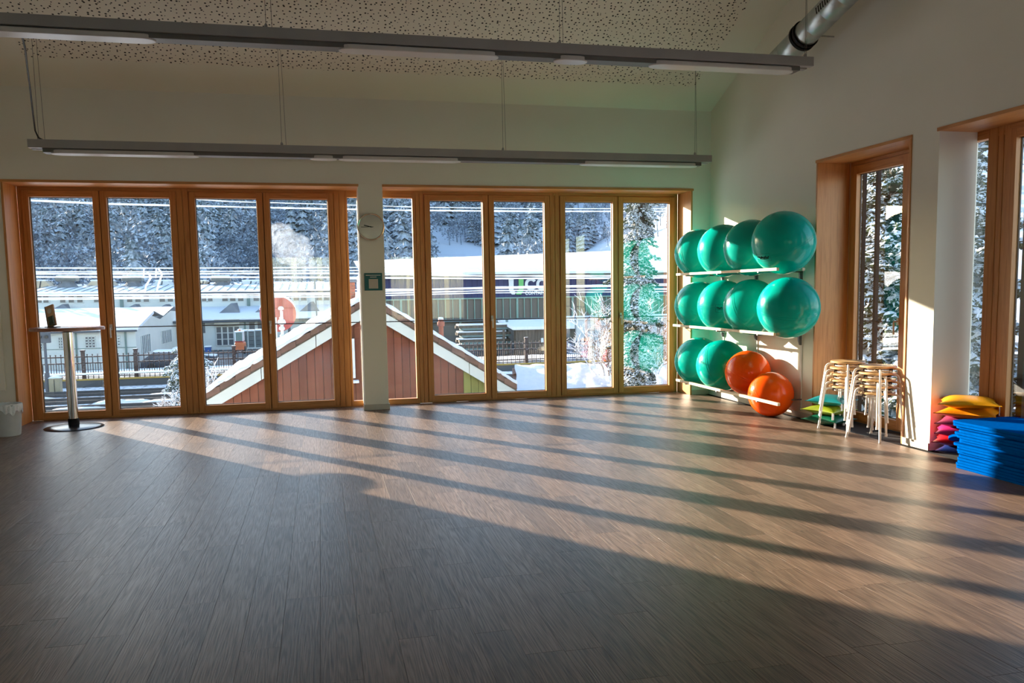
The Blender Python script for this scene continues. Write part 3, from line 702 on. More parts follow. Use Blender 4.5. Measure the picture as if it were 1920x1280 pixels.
# ------------------------------------------------------------------ bar table, display stand, bin
TB = Vector((-7.88, -.268, 0))
bt = thing('bar_table', 'round bar table with chrome column and red-brown top at the left window', 'table', TB)
MB().lathe([(.0, 0), (.30, 0), (.303, .006), (.29, .012), (.20, .022), (.06, .034), (0, .034)], TB, 56).build('base_plate', M['tbase'], bt, smooth=True)
MB().lathe([(.057, .03), (.057, .10), (.054, .104), (0, .104)], TB, 28).build('collar', M['black'], bt, smooth=True)
MB().lathe([(.0, .095), (.052, .095), (.052, 1.08), (0, 1.08)], TB, 36).build('column', M['chrome'], bt, smooth=True)
MB().lathe([(.0, 1.06), (.11, 1.075), (.12, 1.088), (0, 1.088)], TB, 28).build('mounting_plate', M['black'], bt, smooth=True)
MB().lathe([(0, 1.088), (.365, 1.088), (.375, 1.092), (.375, 1.120), (.368, 1.126), (0, 1.126)], TB, 64).build('tabletop', M['tabletop'], bt, smooth=True)
dsl = Vector((-8.04, -.24, 1.126))
ds = thing('display_stand', 'leaning wooden display stand with a dark card on the bar table', 'display', dsl, rz=0)
Rt = Matrix.Translation(dsl) @ Matrix.Rotation(math.radians(-28), 4, 'Z') @ Matrix.Rotation(math.radians(-17), 4, 'Y') @ Matrix.Rotation(math.radians(-10), 4, 'X')
MB().box(-.055, .055, .0, .018, .012, .255, Rt).build('back_panel', proc('pale wooden panel', (.50, .30, .15), (.58, .36, .19), 5, .5, .05), ds, bevel=.002)
MB().box(-.060, -.052, -.004, .05, .010, .255, Rt).build('side_panel', M['oldwood'], ds)
MB().box(-.01, .062, -.032, -.022, .014, .115, Rt).build('card', proc('dark green card', (.015, .03, .02), (.05, .08, .04), 30, .4, 0), ds)
MB().box(-.06, .065, -.045, .05, 0, .008, Matrix.Translation(dsl) @ Matrix.Rotation(math.radians(-28), 4, 'Z')).build('base', M['black'], ds)
MB().lathe([(0, 0), (.03, 0), (.03, .002), (0, .002)], (0, 0, 0), 24, Rt @ Matrix.Translation((0, -.001, .19)) @ Matrix.Rotation(PI/2, 4, 'X')).build('round_label', M['dial'], ds)
BN = Vector((-8.43, -.62, 0))
bi = thing('waste_bin', 'white plastic waste bin with a thin film liner at the left corner', 'bin', BN)
MB().lathe([(0, 0), (.115, 0), (.122, .01), (.148, .33), (.152, .335), (.146, .335), (.118, .015), (0, .012)], BN, 40).build('body', M['bin'], bi, smooth=True)
lv = MB()
def lf(u, v):
    a = 2*PI*u; r = .1525+.004*math.sin(a*9+v*3)+.003*math.sin(a*23); z = .337-.085*v*(1+.35*math.sin(a*5)*.6+.2*math.sin(a*13))
    if v < .05: r -= .006; z += .004
    return (BN.x+r*math.cos(a), BN.y+r*math.sin(a), z)
lv.grid(lf, 96, 8).build('liner', M['liner'], bi, smooth='all', recalc=False)

# ------------------------------------------------------------------ stools
def make_stool(label, loc, rz, group):
    root = thing('stool', label, 'stool', loc, rz=rz, group=group)
    Z = Vector((0, 0, 0))
    MB().lathe([(0, .428), (.155, .428), (.165, .434), (.166, .441), (.160, .449), (0, .451)], Z, 40).build('seat', M['seat'], root, smooth=True, off=Z)
    for k in range(4):
        a = PI/2*k + PI/4; c, s = math.cos(a), math.sin(a)
        P = [(.02, .416), (.10, .416), (.165, .416), (.183, .412), (.196, .402), (.204, .386), (.209, .36), (.255, .012)]
        if k % 2: P = [(r_, z_-(.0 if r_ > .16 else .0)) for r_, z_ in P]
        MB().tube([(r_*c, r_*s, z_) for r_, z_ in P], .0105, 8).build('leg', M['whitetube'], root, smooth=True, off=Z)
        MB().tube([(.2540*c, .2540*s, .02), (.2558*c, .2558*s, 0)], .0125, 8).build('foot', M['white'], root, off=Z)
        t = Matrix.Rotation(a+PI/4, 4, 'Z')
        MB().box(.098, .128, -.013, .013, .392, .4285, Matrix.Rotation(a, 4, 'Z')).build('spacer', M['blackpl'], root, off=Z)
    MB().tube([(.118*math.cos(2*PI*k/32), .118*math.sin(2*PI*k/32), .402) for k in range(33)], .006, 6, caps=False).build('ring', M['whitetube'], root, off=Z)
    return root
ordn = ['at the bottom', 'second from the bottom', 'in the middle', 'second from the top', 'on top']
st0 = None
for (sx, sy, rz0, nm) in ((-.045, -3.555, math.radians(17), 'front stool stack nearer the camera'), (.0, -3.03, math.radians(14), 'rear stool stack by the door reveal')):
    for k in range(5):
        rz = rz0 + math.radians((0, 9, -7, 13, -3)[k]); loc = (sx+R.uniform(-.006, .006), sy+R.uniform(-.006, .006), k*.062)
        lab = 'round beech stool %s of the %s' % (ordn[k], nm)
        if st0 is None: st0 = make_stool(lab, loc, rz, 'stacked round stools by the glazed door')
        else: dup(st0, loc, (0, 0, rz), lab)

# ------------------------------------------------------------------ cushions
def make_cushion(label, loc, rz, s, h, mat, group, tagged=True, tilt=0):
    root = thing('cushion', label, 'cushion', loc, rz=rz, group=group); root.rotation_euler = (tilt, 0, rz)
    rr = R.random()*9
    def fn(sg_):
        def f(u, v):
            a, b = u*2-1, v*2-1
            pin = 1 - .10*(1-abs(a*b))*max(abs(a), abs(b))**2
            x_, y_ = a*s/2*(1-.10*(1-b*b)*0 - .16*(1-abs(b)**1.5)*abs(a)), b*s/2*(1-.16*(1-abs(a)**1.5)*abs(b))
            t = max(0, (1-abs(a)**2.6))*max(0, (1-abs(b)**2.6)); z_ = t**.72
            z_ *= 1+.10*mnoise.noise(Vector((x_*9+rr, y_*9, rr)))
            return (x_, y_, h/2+sg_*h/2*z_)
        return f
    Z = Vector((0, 0, 0))
    MB().grid(fn(1), 24, 24).grid(fn(-1), 24, 24, flip=True).build('cover', mat, root, smooth='all', off=Z, recalc=False)
    pts = []
    f = fn(0)
    for (u0, v0, u1, v1) in ((0, 0, 1, 0), (1, 0, 1, 1), (1, 1, 0, 1), (0, 1, 0, 0)):
        for k in range(12): pts.append(Vector(f(u0+(u1-u0)*k/12, v0+(v1-v0)*k/12)))
    pts.append(pts[0]); MB().tube(pts, .0035, 5, caps=False).build('piping', mat, root, off=Z)
    if tagged:
        MB().box(-s/2-.002, -s/2+.03, -s*.47, -s*.47+.004, h/2-.075, h/2).build('care_label', M['white'], root, off=Z)
    return root
CL = [('dark green', (.0, .085, .045)), ('lime green', (.20, .25, .008)), ('turquoise', (0, .17, .19))]
zz = 0
for i, (n_, c) in enumerate(CL):
    h = .115
    make_cushion('%s leatherette cushion, %s of the pile between rack and stools' % (n_, ('lowest', 'middle', 'top')[i]), (.03+(-.01, .0, .02)[i], -2.70+(-.01, .01, -.005)[i], zz), math.radians((24, 20, 33)[i]), .40, h, leather(n_+' leatherette', c), 'cushions piled beside the ball rack')
    zz += .098
CR = [('dark blue', (.01, .03, .15)), ('red', (.50, .008, .014)), ('magenta', (.42, .016, .13)), ('plum pink', (.27, .035, .10)), ('orange yellow', (.70, .23, .0)), ('golden yellow', (.72, .31, .0))]
zz = 0
for i, (n_, c) in enumerate(CR):
    h = .108
    make_cushion('%s leatherette cushion, %s of the pile behind the blue mats' % (n_, ('lowest', 'second lowest', 'third up', 'fourth up', 'second from top', 'top')[i]), (.155+(.01, -.02, -.02, .01, .015, .0)[i], -4.455+(-.02, .01, .0, 0, -.02, -.01)[i], zz), math.radians((40, 47, 50, 44, 36, 50)[i]), .46, h, leather(n_+' leatherette', c), 'cushions piled at the wide window')
    zz += .078 if i < 3 else .084

# ------------------------------------------------------------------ blue mats
NM = 17; th = .0192
side = ['bottom', 'second', 'third', 'fourth', 'fifth', 'sixth', 'seventh', 'eighth', 'ninth', 'tenth', 'eleventh', 'twelfth', 'thirteenth', 'fourteenth', 'fifteenth', 'sixteenth', 'top']
def matshape(x0, x1, y0, y1, z, t, r=.05):
    pts = []
    for (cx_, cy_, a0) in ((x1-r, y1-r, 0), (x0+r, y1-r, 90), (x0+r, y0+r, 180), (x1-r, y0+r, 270)):
        for k in range(5): a = math.radians(a0+22.5*k); pts.append((cx_+r*math.cos(a), cy_+r*math.sin(a)))
    return MB().prism(pts, 2, z, z+t)
for k in range(NM):
    dx = R.uniform(-.019, .018); dy = R.uniform(-.035, .025) + (.03 if k > 13 else 0)
    z = k*(th+.0028)
    yf = -4.80+dy; x0 = -.272+dx
    if side[k] in ('top', 'bottom'): lab = 'blue foam exercise mat at the %s of the big mat stack' % side[k]
    else: lab = 'blue foam exercise mat, %s from the bottom of the stack' % side[k]
    if k == 11:
        root = matshape(x0, x0+.585, -6.62+dy, yf, z, th).build('exercise_mat', M['mat'], bevel=.003)
        lab = 'blue foam exercise mat whose far end curls out over the cushions'
        tg = MB()
        def cf(sg_):
            def f(u, v):
                a = u*.9; ww = math.sqrt(max(0, 1-(max(0, v-.55)/.45)**2))*.27
                return (x0+.30+(u*2-1)*ww, yf-.01+.17*v, z+th/2+sg_*th/2-.085*v*v)
            return f
        tg.grid(cf(1), 10, 10).grid(cf(-1), 10, 10, flip=True)
        for e in (0., 1.):
            tg.grid(lambda u, v: tuple(Vector(cf(-1)(e, v)).lerp(Vector(cf(1)(e, v)), u)), 1, 10)
        tg.build('curled_end', M['mat'], root, off=Vector((0, 0, 0)))
    else:
        root = matshape(x0, x0+.585, -6.62+dy, yf, z, th).build('exercise_mat', M['mat'], bevel=.003)
    tag(root, lab, 'mat', 'blue mats stacked at the wide window')

# ================================================================== OUTSIDE
G = -4.2
MOUND_X = 60
def hillz(x, y):
    """valley floor, wooded slope opposite, brighter spur at the right"""
    az = math.degrees(math.atan2(x-CAM.x, y-CAM.y)); d = math.hypot(x-CAM.x, y-CAM.y)
    k = max(0, min(1, (az+27)/7)); k = k*k*(3-2*k)
    far = max(0, min(1, (d-110)/330)); base = (far*(.35+.65*far))*95
    base *= .35+.65*k
    rise = 1 + .10*math.sin(az*.16+1.0) + .05*math.sin(az*.37)
    z = G + base*rise
    sp_ = max(0, min(1, (az-13)/16)); dd = max(0, min(1, (d-95)/70))
    z += sp_*sp_*(3-2*sp_)*dd*dd*(3-2*dd)*17*(1 if d < 200 else max(.4, 1-(d-200)/300))
    return z + 2.5*far*mnoise.noise(Vector((x*.02, y*.02, 3)))
# ground sheet with the hillside, laid out on a polar grid round the hall
gm = MB()
rad = [7, 14, 22, 32, 45, 60, 78, 92, 100, 108, 118, 130, 145, 162, 182, 205, 232, 262, 295, 330, 370, 415, 470, 540, 640, 800]
na = 120
for r_ in rad:
    for k in range(na+1):
        a = math.radians(-60 + 190*k/na); x, y = CAM.x+r_*math.sin(a), CAM.y+r_*math.cos(a)
        gm.v.append((x, y, hillz(x, y) if r_ > 92 else G))
ff = []; ff2 = []
for j in range(len(rad)-1):
    for k in range(na):
        q = (j*(na+1)+k, j*(na+1)+k+1, (j+1)*(na+1)+k+1, (j+1)*(na+1)+k)
        (ff if rad[j] < 92 else ff2).append(q[::-1])
g1 = MB(); g1.v = list(gm.v); g1.f = ff
gy = g1.build('ground', M['asphalt'], recalc=False); tag(gy, 'wet dark factory yard with melting snow behind the railway fence', 'ground', kind='structure')
g2 = MB(); g2.v = list(gm.v); g2.f = ff2
hl = g2.build('hillside', M['hill'], recalc=False); tag(hl, 'snowy hillside and bright meadows rising behind the factory', 'hill', kind='structure')
# near ground: snow garden strip and track bed
tr = MB().box(-60, 60, 24, 45.5, G, G+.06).build('track_bed', M['ballast']); tag(tr, 'railway track bed of dark ballast with patches of snow', 'track bed', kind='structure')
nsn = MB().grid(lambda u, v: (-45+90*u, 1.5+22.5*v, G+.10+.18*mnoise.noise(Vector((u*30, v*9, 1)))), 90, 24).build('snow_field', M['snow'], smooth='all', recalc=False)
tag(nsn, 'snow-covered strip of ground between the hall and the railway', 'snow', kind='structure')
for i, y in enumerate((33.4, 34.84, 36.9, 38.34, 40.4, 41.84)):
    rl = MB().box(-60, 60, y-.035, y+.035, G+.18, G+.24).box(-60, 60, y-.012, y+.012, G+.10, G+.18).box(-60, 60, y-.07, y+.07, G+.06, G+.10).build('rail', M['rail'])
    tag(rl, 'dark steel rail, %s counted from the hall towards the fence' % ('first', 'second', 'third', 'fourth', 'fifth', 'sixth')[i], 'rail', 'rails of the snowy railway')
sm = MB()
for i in range(170):
    x = R.uniform(-40, 30); y = R.choice((31.6, 35.8, 39.4, 43.0))+R.gauss(0, .45); r_ = R.uniform(.25, .9)
    sm.grid(lambda u, v: (x+r_*2.2*math.cos(2*PI*u)*math.sin(PI/2*v), y+r_*.55*math.sin(2*PI*u)*math.sin(PI/2*v), G+.05+.26*r_*math.cos(PI/2*v)*(1+.5*mnoise.noise(Vector((u*9, v*5, i))))), 10, 4)
tag(sm.build('snow_ridges', M['snowfine'], smooth='all', recalc=False), 'lumpy snow ridges lying between the rails', 'snow', kind='stuff')
ye = MB().box(-60, 45, 45.42, 45.5, G+.50, G+.60).build('platform_edge', M['yellow']); tag(ye, 'yellow kerb line along the foot of the railway fence', 'kerb', kind='structure')
pf = MB().box(-60, 45, 45.5, 47.6, G, G+.55).build('platform', M['asphalt']); tag(pf, 'low dark platform carrying the railway fence', 'platform', kind='structure')

sn2 = MB().grid(lambda u, v: (-60+80*u, 47.6+6.5*v, G+.58+.1*mnoise.noise(Vector((u*50, v*6, 2)))-.5*max(0, v-.7)), 80, 8).build('snow_bank', M['snow'], smooth='all', recalc=False)
tag(sn2, 'snow strip lying between the railway fence and the shed', 'snow', kind='structure')
# ---- fence of uprights, bars and posts
fn = thing('railway_fence', 'long dark picket fence capped with snow behind the tracks', 'fence', (-10, 46, G+.55))
FZ = G+.55
def fbar(z, h=.05): MB().box(-42, 26, 45.98, 46.02, FZ+z, FZ+z+h).box(-42, 26, 45.97, 46.03, FZ+z+h, FZ+z+h+.03).build('bar', M['fence'], fn)
for z in (.22, .95, 1.35): fbar(z)
x = -33.0; cnt = 0; fr_ = MB()
pk = MB().box(-.022, .022, -.022, .022, 0, 1.5).box(-.035, .035, -.03, .03, 1.5, 1.56).mesh('picket'); pk.materials.append(M['fence'])
pk2 = MB().box(-.016, .016, -.016, .016, .2, .98).mesh('picket'); pk2.materials.append(M['fence'])
while x < 22:
    for m_, dx in ((pk, 0), (pk2, .15)):
        if cnt < 296:
            o = bpy.data.objects.new('picket', m_); col.objects.link(o); o.parent = fn; o.location = (x+dx+10, 0, 0); cnt += 1
        else: fr_.box(x+dx-.02, x+dx+.02, 45.98, 46.02, FZ+(0 if dx == 0 else .2), FZ+(1.5 if dx == 0 else .98))
    x += .30 if -33 < x < -10 else .30
if fr_.v: fr_.build('pickets', M['fence'], fn, kind='stuff')
for px in (157, 256, 440, 987): 
    x = at(px, 690, 46).x
    MB().box(x-.10, x+.10, 45.9, 46.1, FZ, FZ+1.72).box(x-.13, x+.13, 45.88, 46.12, FZ+1.72, FZ+1.82).build('post', M['fence'], fn)
sn3 = MB().grid(lambda u, v: (-70+120*u, -14-60*v, -.6-.02*60*v+.3*mnoise.noise(Vector((u*20, v*12, 6)))), 60, 30).build('added_meadow', M['snow'], smooth='all', recalc=False)  # unseen snow ground, added as a bright backdrop for the rear windows
tag(sn3, 'unseen snow meadow added behind the hall to brighten the rear windows', 'snow', kind='structure')
wr_ = thing('guard_rail', 'white pipe rail on short posts in front of the railway fence', 'railing', (-10, 43.6, G))
MB().box(-34, 4, 43.56, 43.64, G+1.02, G+1.12).build('rail', M['snow'], wr_)
x = -33
while x < 3: MB().box(x-.03, x+.03, 43.57, 43.63, G+.05, G+1.02).build('post', M['steel'], wr_); x += 5.1
# track-side box and signal pole
P = at(106, 744, 42.6); bx_ = thing('track_cabinet', 'weathered wooden trackside box with snow on top', 'cabinet', (P.x, P.y, G))
MB().box(P.x-.29, P.x+.29, P.y-.25, P.y+.25, G, G+.98).build('body', M['boxwood'], bx_)
MB().box(P.x-.02, P.x+.02, P.y-.26, P.y-.25, G+.1, G+.9).build('door_gap', M['gasket'], bx_)
MB().grid(lambda u, v: (P.x-.33+.66*u, P.y-.3+.6*v, G+.98+.12*math.sin(PI*u)**.4*math.sin(PI*v)**.4), 10, 8).build('snow_cap', M['snow'], bx_, smooth='all', recalc=False)
P = at(91, 744, 42.6); sp2 = thing('signal_post', 'slim signal post with dark lamp head beside the trackside box', 'signal', (P.x, P.y, G))
zt_ = at(86, 641, 42.6).z
MB().tube([(P.x, P.y, G), (P.x, P.y, G+1.3), (P.x, P.y, G+1.31), (P.x, P.y, zt_)], [.14, .14, .075, .075], 10).build('pole', M['gutter'], sp2)
MB().box(P.x-.34, P.x+.30, P.y-.15, P.y+.15, zt_-.05, zt_+.6).build('lamp_head', M['gutter'], sp2)
for dx in (-.2, .15): MB().lathe([(0, 0), (.1, 0), (.1, .1), (0, .1)], (0, 0, 0), 12, Matrix.Translation((P.x+dx, P.y-.15, zt_+.3)) @ Matrix.Rotation(PI/2, 4, 'X')).build('lamp', M['gasket'], sp2)

# ---- low white shed building with two gables (left)
def win(parent, x0, x1, z0, z1, y, nx=2, nz=2, name='window', fm=None):
    f = MB(); w_ = .07; fm = fm or M['factory2']
    MB().box(x0, x1, y-.05, y-.01, z0, z1).build(name, M['darkpane'], parent)
    for i in range(nx+1): xx = x0+(x1-x0)*i/nx; f.box(xx-w_/2, xx+w_/2, y-.10, y-.02, z0, z1)
    for i in range(nz+1): zz_ = z0+(z1-z0)*i/nz; f.box(x0, x1, y-.10, y-.02, zz_-w_/2, zz_+w_/2)
    f.build('window_frame', fm, parent)
Y1 = 60
sh = thing('factory_shed', 'low white factory shed with broad snowy roof and bluish gable end', 'building', (-25, Y1, G))
ex = at(255, 640, Y1).x; xl = -45; ez = at(200, 617, Y1).z
MB().box(xl, ex, Y1, Y1+.3, G, ez).build('wall', M['factory2'], sh)
a = at(255, 617, Y1); b = at(282, 591, Y1+8); c = at(300, 598, Y1+14); d = at(320, 582, Y1+19); e = at(336, 590, Y1+26)
pts = [(ex, Y1, G), (b.x, Y1+8, G), (c.x, Y1+14, G), (d.x, Y1+19, G), (e.x+2, Y1+26, G)]
tops = [(ex, Y1, ez), (b.x, Y1+8, b.z), (c.x, Y1+14, c.z), (d.x, Y1+19, d.z), (e.x+2, Y1+26, e.z)]
ge = MB()
for i in range(4): ge.add([pts[i], pts[i+1], tops[i+1], tops[i]], [(0, 1, 2, 3)])
ge.build('gable_wall', M['factory2'], sh, recalc=False)
rf = MB().add([(xl, Y1-.5, ez-.1), (ex+.3, Y1-.5, ez-.1), (b.x+.3, Y1+8, b.z+.15), (xl, Y1+8, b.z+.15)], [(0, 1, 2, 3)])
rf.add([(xl, Y1-.5, ez+.12), (ex+.3, Y1-.5, ez+.12), (b.x+.3, Y1+8, b.z+.4), (xl, Y1+8, b.z+.4)], [(0, 1, 2, 3)])
rf.add([(xl, Y1-.5, ez-.1), (ex+.3, Y1-.5, ez-.1), (ex+.3, Y1-.5, ez+.12), (xl, Y1-.5, ez+.12)], [(0, 1, 2, 3)])
rf.add([(ex+.3, Y1-.5, ez-.1), (b.x+.3, Y1+8, b.z+.15), (b.x+.3, Y1+8, b.z+.4), (ex+.3, Y1-.5, ez+.12)], [(0, 1, 2, 3)])
rf.add([(b.x+.3, Y1+8, b.z+.4), (c.x+.3, Y1+14, c.z+.3), (xl, Y1+14, c.z+.3), (xl, Y1+8, b.z+.4)], [(0, 1, 2, 3)])
rf.add([(c.x+.3, Y1+14, c.z+.3), (d.x+.3, Y1+19, d.z+.4), (xl, Y1+19, d.z+.4), (xl, Y1+14, c.z+.3)], [(0, 1, 2, 3)])
rf.add([(d.x+.3, Y1+19, d.z+.4), (e.x+2.3, Y1+26, e.z+.3), (xl, Y1+26, e.z+.3), (xl, Y1+19, d.z+.4)], [(0, 1, 2, 3)])
rf.build('snowy_roof', M['snow'], sh)
MB().box(xl, ex+.2, Y1-.55, Y1-.4, ez-.22, ez-.08).build('gutter', M['gutter'], sh)
for px in (143, 236): xx = at(px, 640, Y1).x; MB().box(xx-.06, xx+.06, Y1-.12, Y1, G, ez).build('downpipe', M['greenpipe'], sh)
MB().box(xl, ex, Y1-.03, Y1+.02, at(150, 653, Y1).z-.05, at(150, 653, Y1).z).build('plinth_line', M['greenpipe'], sh)
for (p0, p1) in ((75, 85), (110, 118), (160, 179), (221, 225)):
    x0, x1 = at(p0, 640, Y1).x, at(p1, 640, Y1).x; win(sh, x0, x1, at(160, 652, Y1).z, at(160, 631, Y1).z, Y1, 3 if p1-p0 > 12 else 2, 4)
MB().box(at(166, 640, Y1).x, at(173, 640, Y1).x, Y1-.04, Y1, at(166, 643, Y1).z, at(166, 635, Y1).z).build('vent_frame', M['factory2'], sh)
# windows and a door on the receding gable wall
def onseg(i, u, z): 
    p, q = Vector(pts[i]), Vector(pts[i+1]); r_ = p.lerp(q, u); return Vector((r_.x+.03, r_.y-.02, z))
for (i, u0, u1, z0, z1, nx) in ((0, .30, .85, -3.3, -1.8, 5), (2, .05, .9, -3.1, -1.9, 7)):
    q = [onseg(i, u0, z0), onseg(i, u1, z0), onseg(i, u1, z1), onseg(i, u0, z1)]
    MB().add(q, [(0, 1, 2, 3)]).build('window', M['darkpane'], sh, recalc=False)
    fr2 = MB(); off = Vector((.02, -.03, 0))
    for k in range(nx+1):
        a_ = q[0].lerp(q[1], k/nx)+off; b_ = q[3].lerp(q[2], k/nx)+off; fr2.tube([a_, b_], .05, 4)
    fr2.build('window_frame', M['factory'], sh)

# ---- long factory hall with rows of windows
Y2 = 88
hall = thing('factory_hall', 'very long pale factory with grouped small windows and ribbed snowy roof', 'building', (-20, Y2, G))
ev = at(300, 547, Y2).z; hx0, hx1 = at(40, 560, Y2).x, at(660, 560, Y2).x
MB().box(hx0, hx1, Y2, Y2+.4, G, ev).box(hx1-.4, hx1, Y2, Y2+26, G, ev).build('wall', M['factory'], hall)
rz_ = at(300, 534, Y2+9).z
MB().add([(hx0, Y2-.6, ev), (hx1, Y2-.6, ev), (hx1, Y2+9, rz_), (hx0, Y2+9, rz_), (hx0, Y2-.6, ev-.25), (hx1, Y2-.6, ev-.25), (hx0, Y2+26, rz_+.5), (hx1, Y2+26, rz_+.5)],
         [(0, 1, 2, 3), (0, 4, 5, 1), (3, 2, 7, 6)]).build('snowy_roof', M['snow'], hall, recalc=False)
rb = MB(); x = hx0
while x < hx1:
    rb.add([(x, Y2-.6, ev+.02), (x+.10, Y2-.6, ev+.02), (x+.10, Y2+9, rz_+.04), (x, Y2+9, rz_+.04), (x+.05, Y2-.6, ev+.06), (x+.05, Y2+9, rz_+.08)], [(0, 4, 5, 3), (4, 1, 2, 5), (0, 1, 4)]); x += .95
rb.build('roof_ribs', M['crate'], hall, kind='stuff', recalc=False)
MB().box(hx0, hx1, Y2-.75, Y2-.55, ev-.30, ev-.10).build('gutter', M['gutter'], hall)
for px in (228, 466): xx = at(px, 560, Y2).x; MB().box(xx-.16, xx+.16, Y2-.2, Y2, ev-3.6, ev).build('downpipe', M['greenpipe'], hall)
wx = [68, 81, 112.5, 128.5, 144.5, 176, 190] + [238, 253.5, 269, 299, 314, 330] + [378, 388, 416.5, 431, 446, 475, 490] + [508, 535, 550, 564, 593, 607, 620, 640]
for px in wx:
    p0, p1 = at(px, 565, Y2), at(px+11.5, 565, Y2); z0 = at(px, 568-(px-100)*.009, Y2).z; z1 = at(px, 553-(px-100)*.011, Y2).z
    win(hall, p0.x, p1.x, z0, z1, Y2, 1, 2, fm=M['factory'])
def skylight(px0, px1, mat, yy=Y2+9, t=527, b_=537):
    q0, q1 = at(px0, b_, yy), at(px1, b_, yy); zt1 = at(px0, t, yy).z; z0 = q0.z-.3; x0, x1 = q0.x, q1.x; n = max(2, int((x1-x0)/1.6))
    sm_ = thing('roof_skylight', 'hipped factory roof skylight', 'skylight', ((x0+x1)/2, yy, z0), group='skylights on the factory roof')
    body = MB().prism([(x0, z0), (x1, z0), (x1-.9, zt1), (x0+.9, zt1)], 1, yy, yy+2.6).build('glazing', mat, sm_)
    for k in range(1, n): xx = x0+(x1-x0)*k/n; MB().tube([(xx-.15, yy-.05, z0), (xx+.05, yy-.05, zt1)], .06, 4).build('bar', M['gutter'], sm_)
    MB().box(x0+.8, x1-.8, yy, yy+2.6, zt1, zt1+.15).build('snow_strip', M['snow'], sm_)
    return sm_
for a_, b_, mt, lb in ((52, 101, 'skylight', 'beige glazed roof skylight, leftmost on the long factory'), (156, 221, 'skylight', 'beige glazed roof skylight between the two left roof vents'), (278, 330, 'factory', 'pale snowy roof skylight right of the second roof vent'), (374, 388, 'skylight', 'short beige roof skylight left of the third roof vent'), (441, 500, 'factory', 'pale grey ribbed roof skylight right of the third roof vent')):
    s_ = skylight(a_, b_, M[mt]); s_['label'] = lb
for i, px in enumerate((127, 250, 415)):
    P = at(px, 534, Y2+8); zt1 = at(px, 518, Y2+8).z
    v_ = thing('roof_vent', ('large weathered roof vent with snow cap, leftmost', 'large weathered roof vent, middle of three on the factory', 'large weathered roof vent, rightmost of three on the factory')[i], 'roof vent', (P.x, P.y, P.z-.3), group='vents on the factory roof')
    h_ = zt1-P.z
    MB().lathe([(1.25, -.3), (.75, .25*h_), (.75, .42*h_)], P, 12).build('neck', M['slate'], v_)
    MB().box(P.x-1.1, P.x+1.1, P.y-.9, P.y+.9, P.z+.42*h_, P.z+.95*h_).build('hood', M['ventm'], v_, bevel=.15)
    for k in range(3): MB().box(P.x-1.15, P.x+1.15, P.y-.95, P.y-.9, P.z+(.5+.15*k)*h_, P.z+(.55+.15*k)*h_).build('louvre', M['gutter'], v_)
    MB().box(P.x-1.0, P.x+1.0, P.y-.8, P.y+.8, P.z+.95*h_, P.z+1.12*h_).build('snow_cap', M['snow'], v_, bevel=.1)
# lean-to with triangular dormers
Y3 = 80
lt_ = thing('factory_annex', 'lean-to annex with bluish snowy roof, triangular dormers and glazed doors', 'building', (-14, Y3, G))
e0 = at(420, 597, Y3).z; t0_ = at(420, 574, Y2-.1).z; ax0, ax1 = at(330, 600, Y3).x, at(655, 600, Y3).x
MB().add([(ax0-2, Y3-.5, e0), (ax1, Y3-.5, e0), (ax1, Y2, t0_), (ax0-2, Y2, t0_), (ax0-2, Y3-.5, e0-.3), (ax1, Y3-.5, e0-.3)], [(0, 1, 2, 3), (0, 4, 5, 1)]).build('snowy_roof', M['snow'], lt_, recalc=False)
MB().box(ax0, ax1, Y3, Y3+.3, G, e0-.2).build('wall', M['factory'], lt_)
MB().box(ax0-2, ax1, Y3-.7, Y3-.5, e0-.38, e0-.15).build('gutter', M['gutter'], lt_)
for px in (120, 254, 312, 433, 500, 583):
    p = at(px, 588, Y3+3)
    zb_ = e0+(t0_-e0)*.42; yb_ = Y3+(Y2-Y3)*.40; yt_ = Y2-.3; dh = 1.05
    xx = at(px, 588, yb_).x; hw = .95
    if px < 330: xx = at(px, 580, Y2-1).x; zb_ = at(px, 583, Y2-1).z; yb_ = Y2-2; hw = 1.0; dh = .75
    MB().add([(xx-hw*1.3, yb_, zb_), (xx+hw, yb_, zb_), (xx, yb_+.6, zb_+dh), (xx+.3, yt_, zb_+dh)], [(0, 1, 2), (1, 3, 2), (0, 2, 3)]).build('dormer', M['slate'], lt_, recalc=False)
z0, z1 = at(428, 647, Y3).z, at(428, 612, Y3).z
for i in range(4):
    x0 = at(406+11.2*i, 630, Y3).x; x1 = at(406+11.2*(i+1)-1.2, 630, Y3).x; win(lt_, x0, x1, z0, z1, Y3-.02, 1, 3, 'glazed_door')
MB().box(at(404, 630, Y3).x, at(451, 630, Y3).x, Y3-.6, Y3, z1+.15, z1+.75).build('canopy', M['concrete'], lt_)
for p0, p1 in ((380, 386), (467, 479), (483, 492)): win(lt_, at(p0, 620, Y3).x, at(p1, 620, Y3).x, at(p0, 619 if p0 > 400 else 625, Y3).z, at(p0, 601, Y3).z, Y3-.02, 1, 1)
xx = at(460, 620, Y3).x; MB().box(xx-.08, xx+.08, Y3-.15, Y3, G, e0).build('downpipe', M['greenpipe'], lt_)
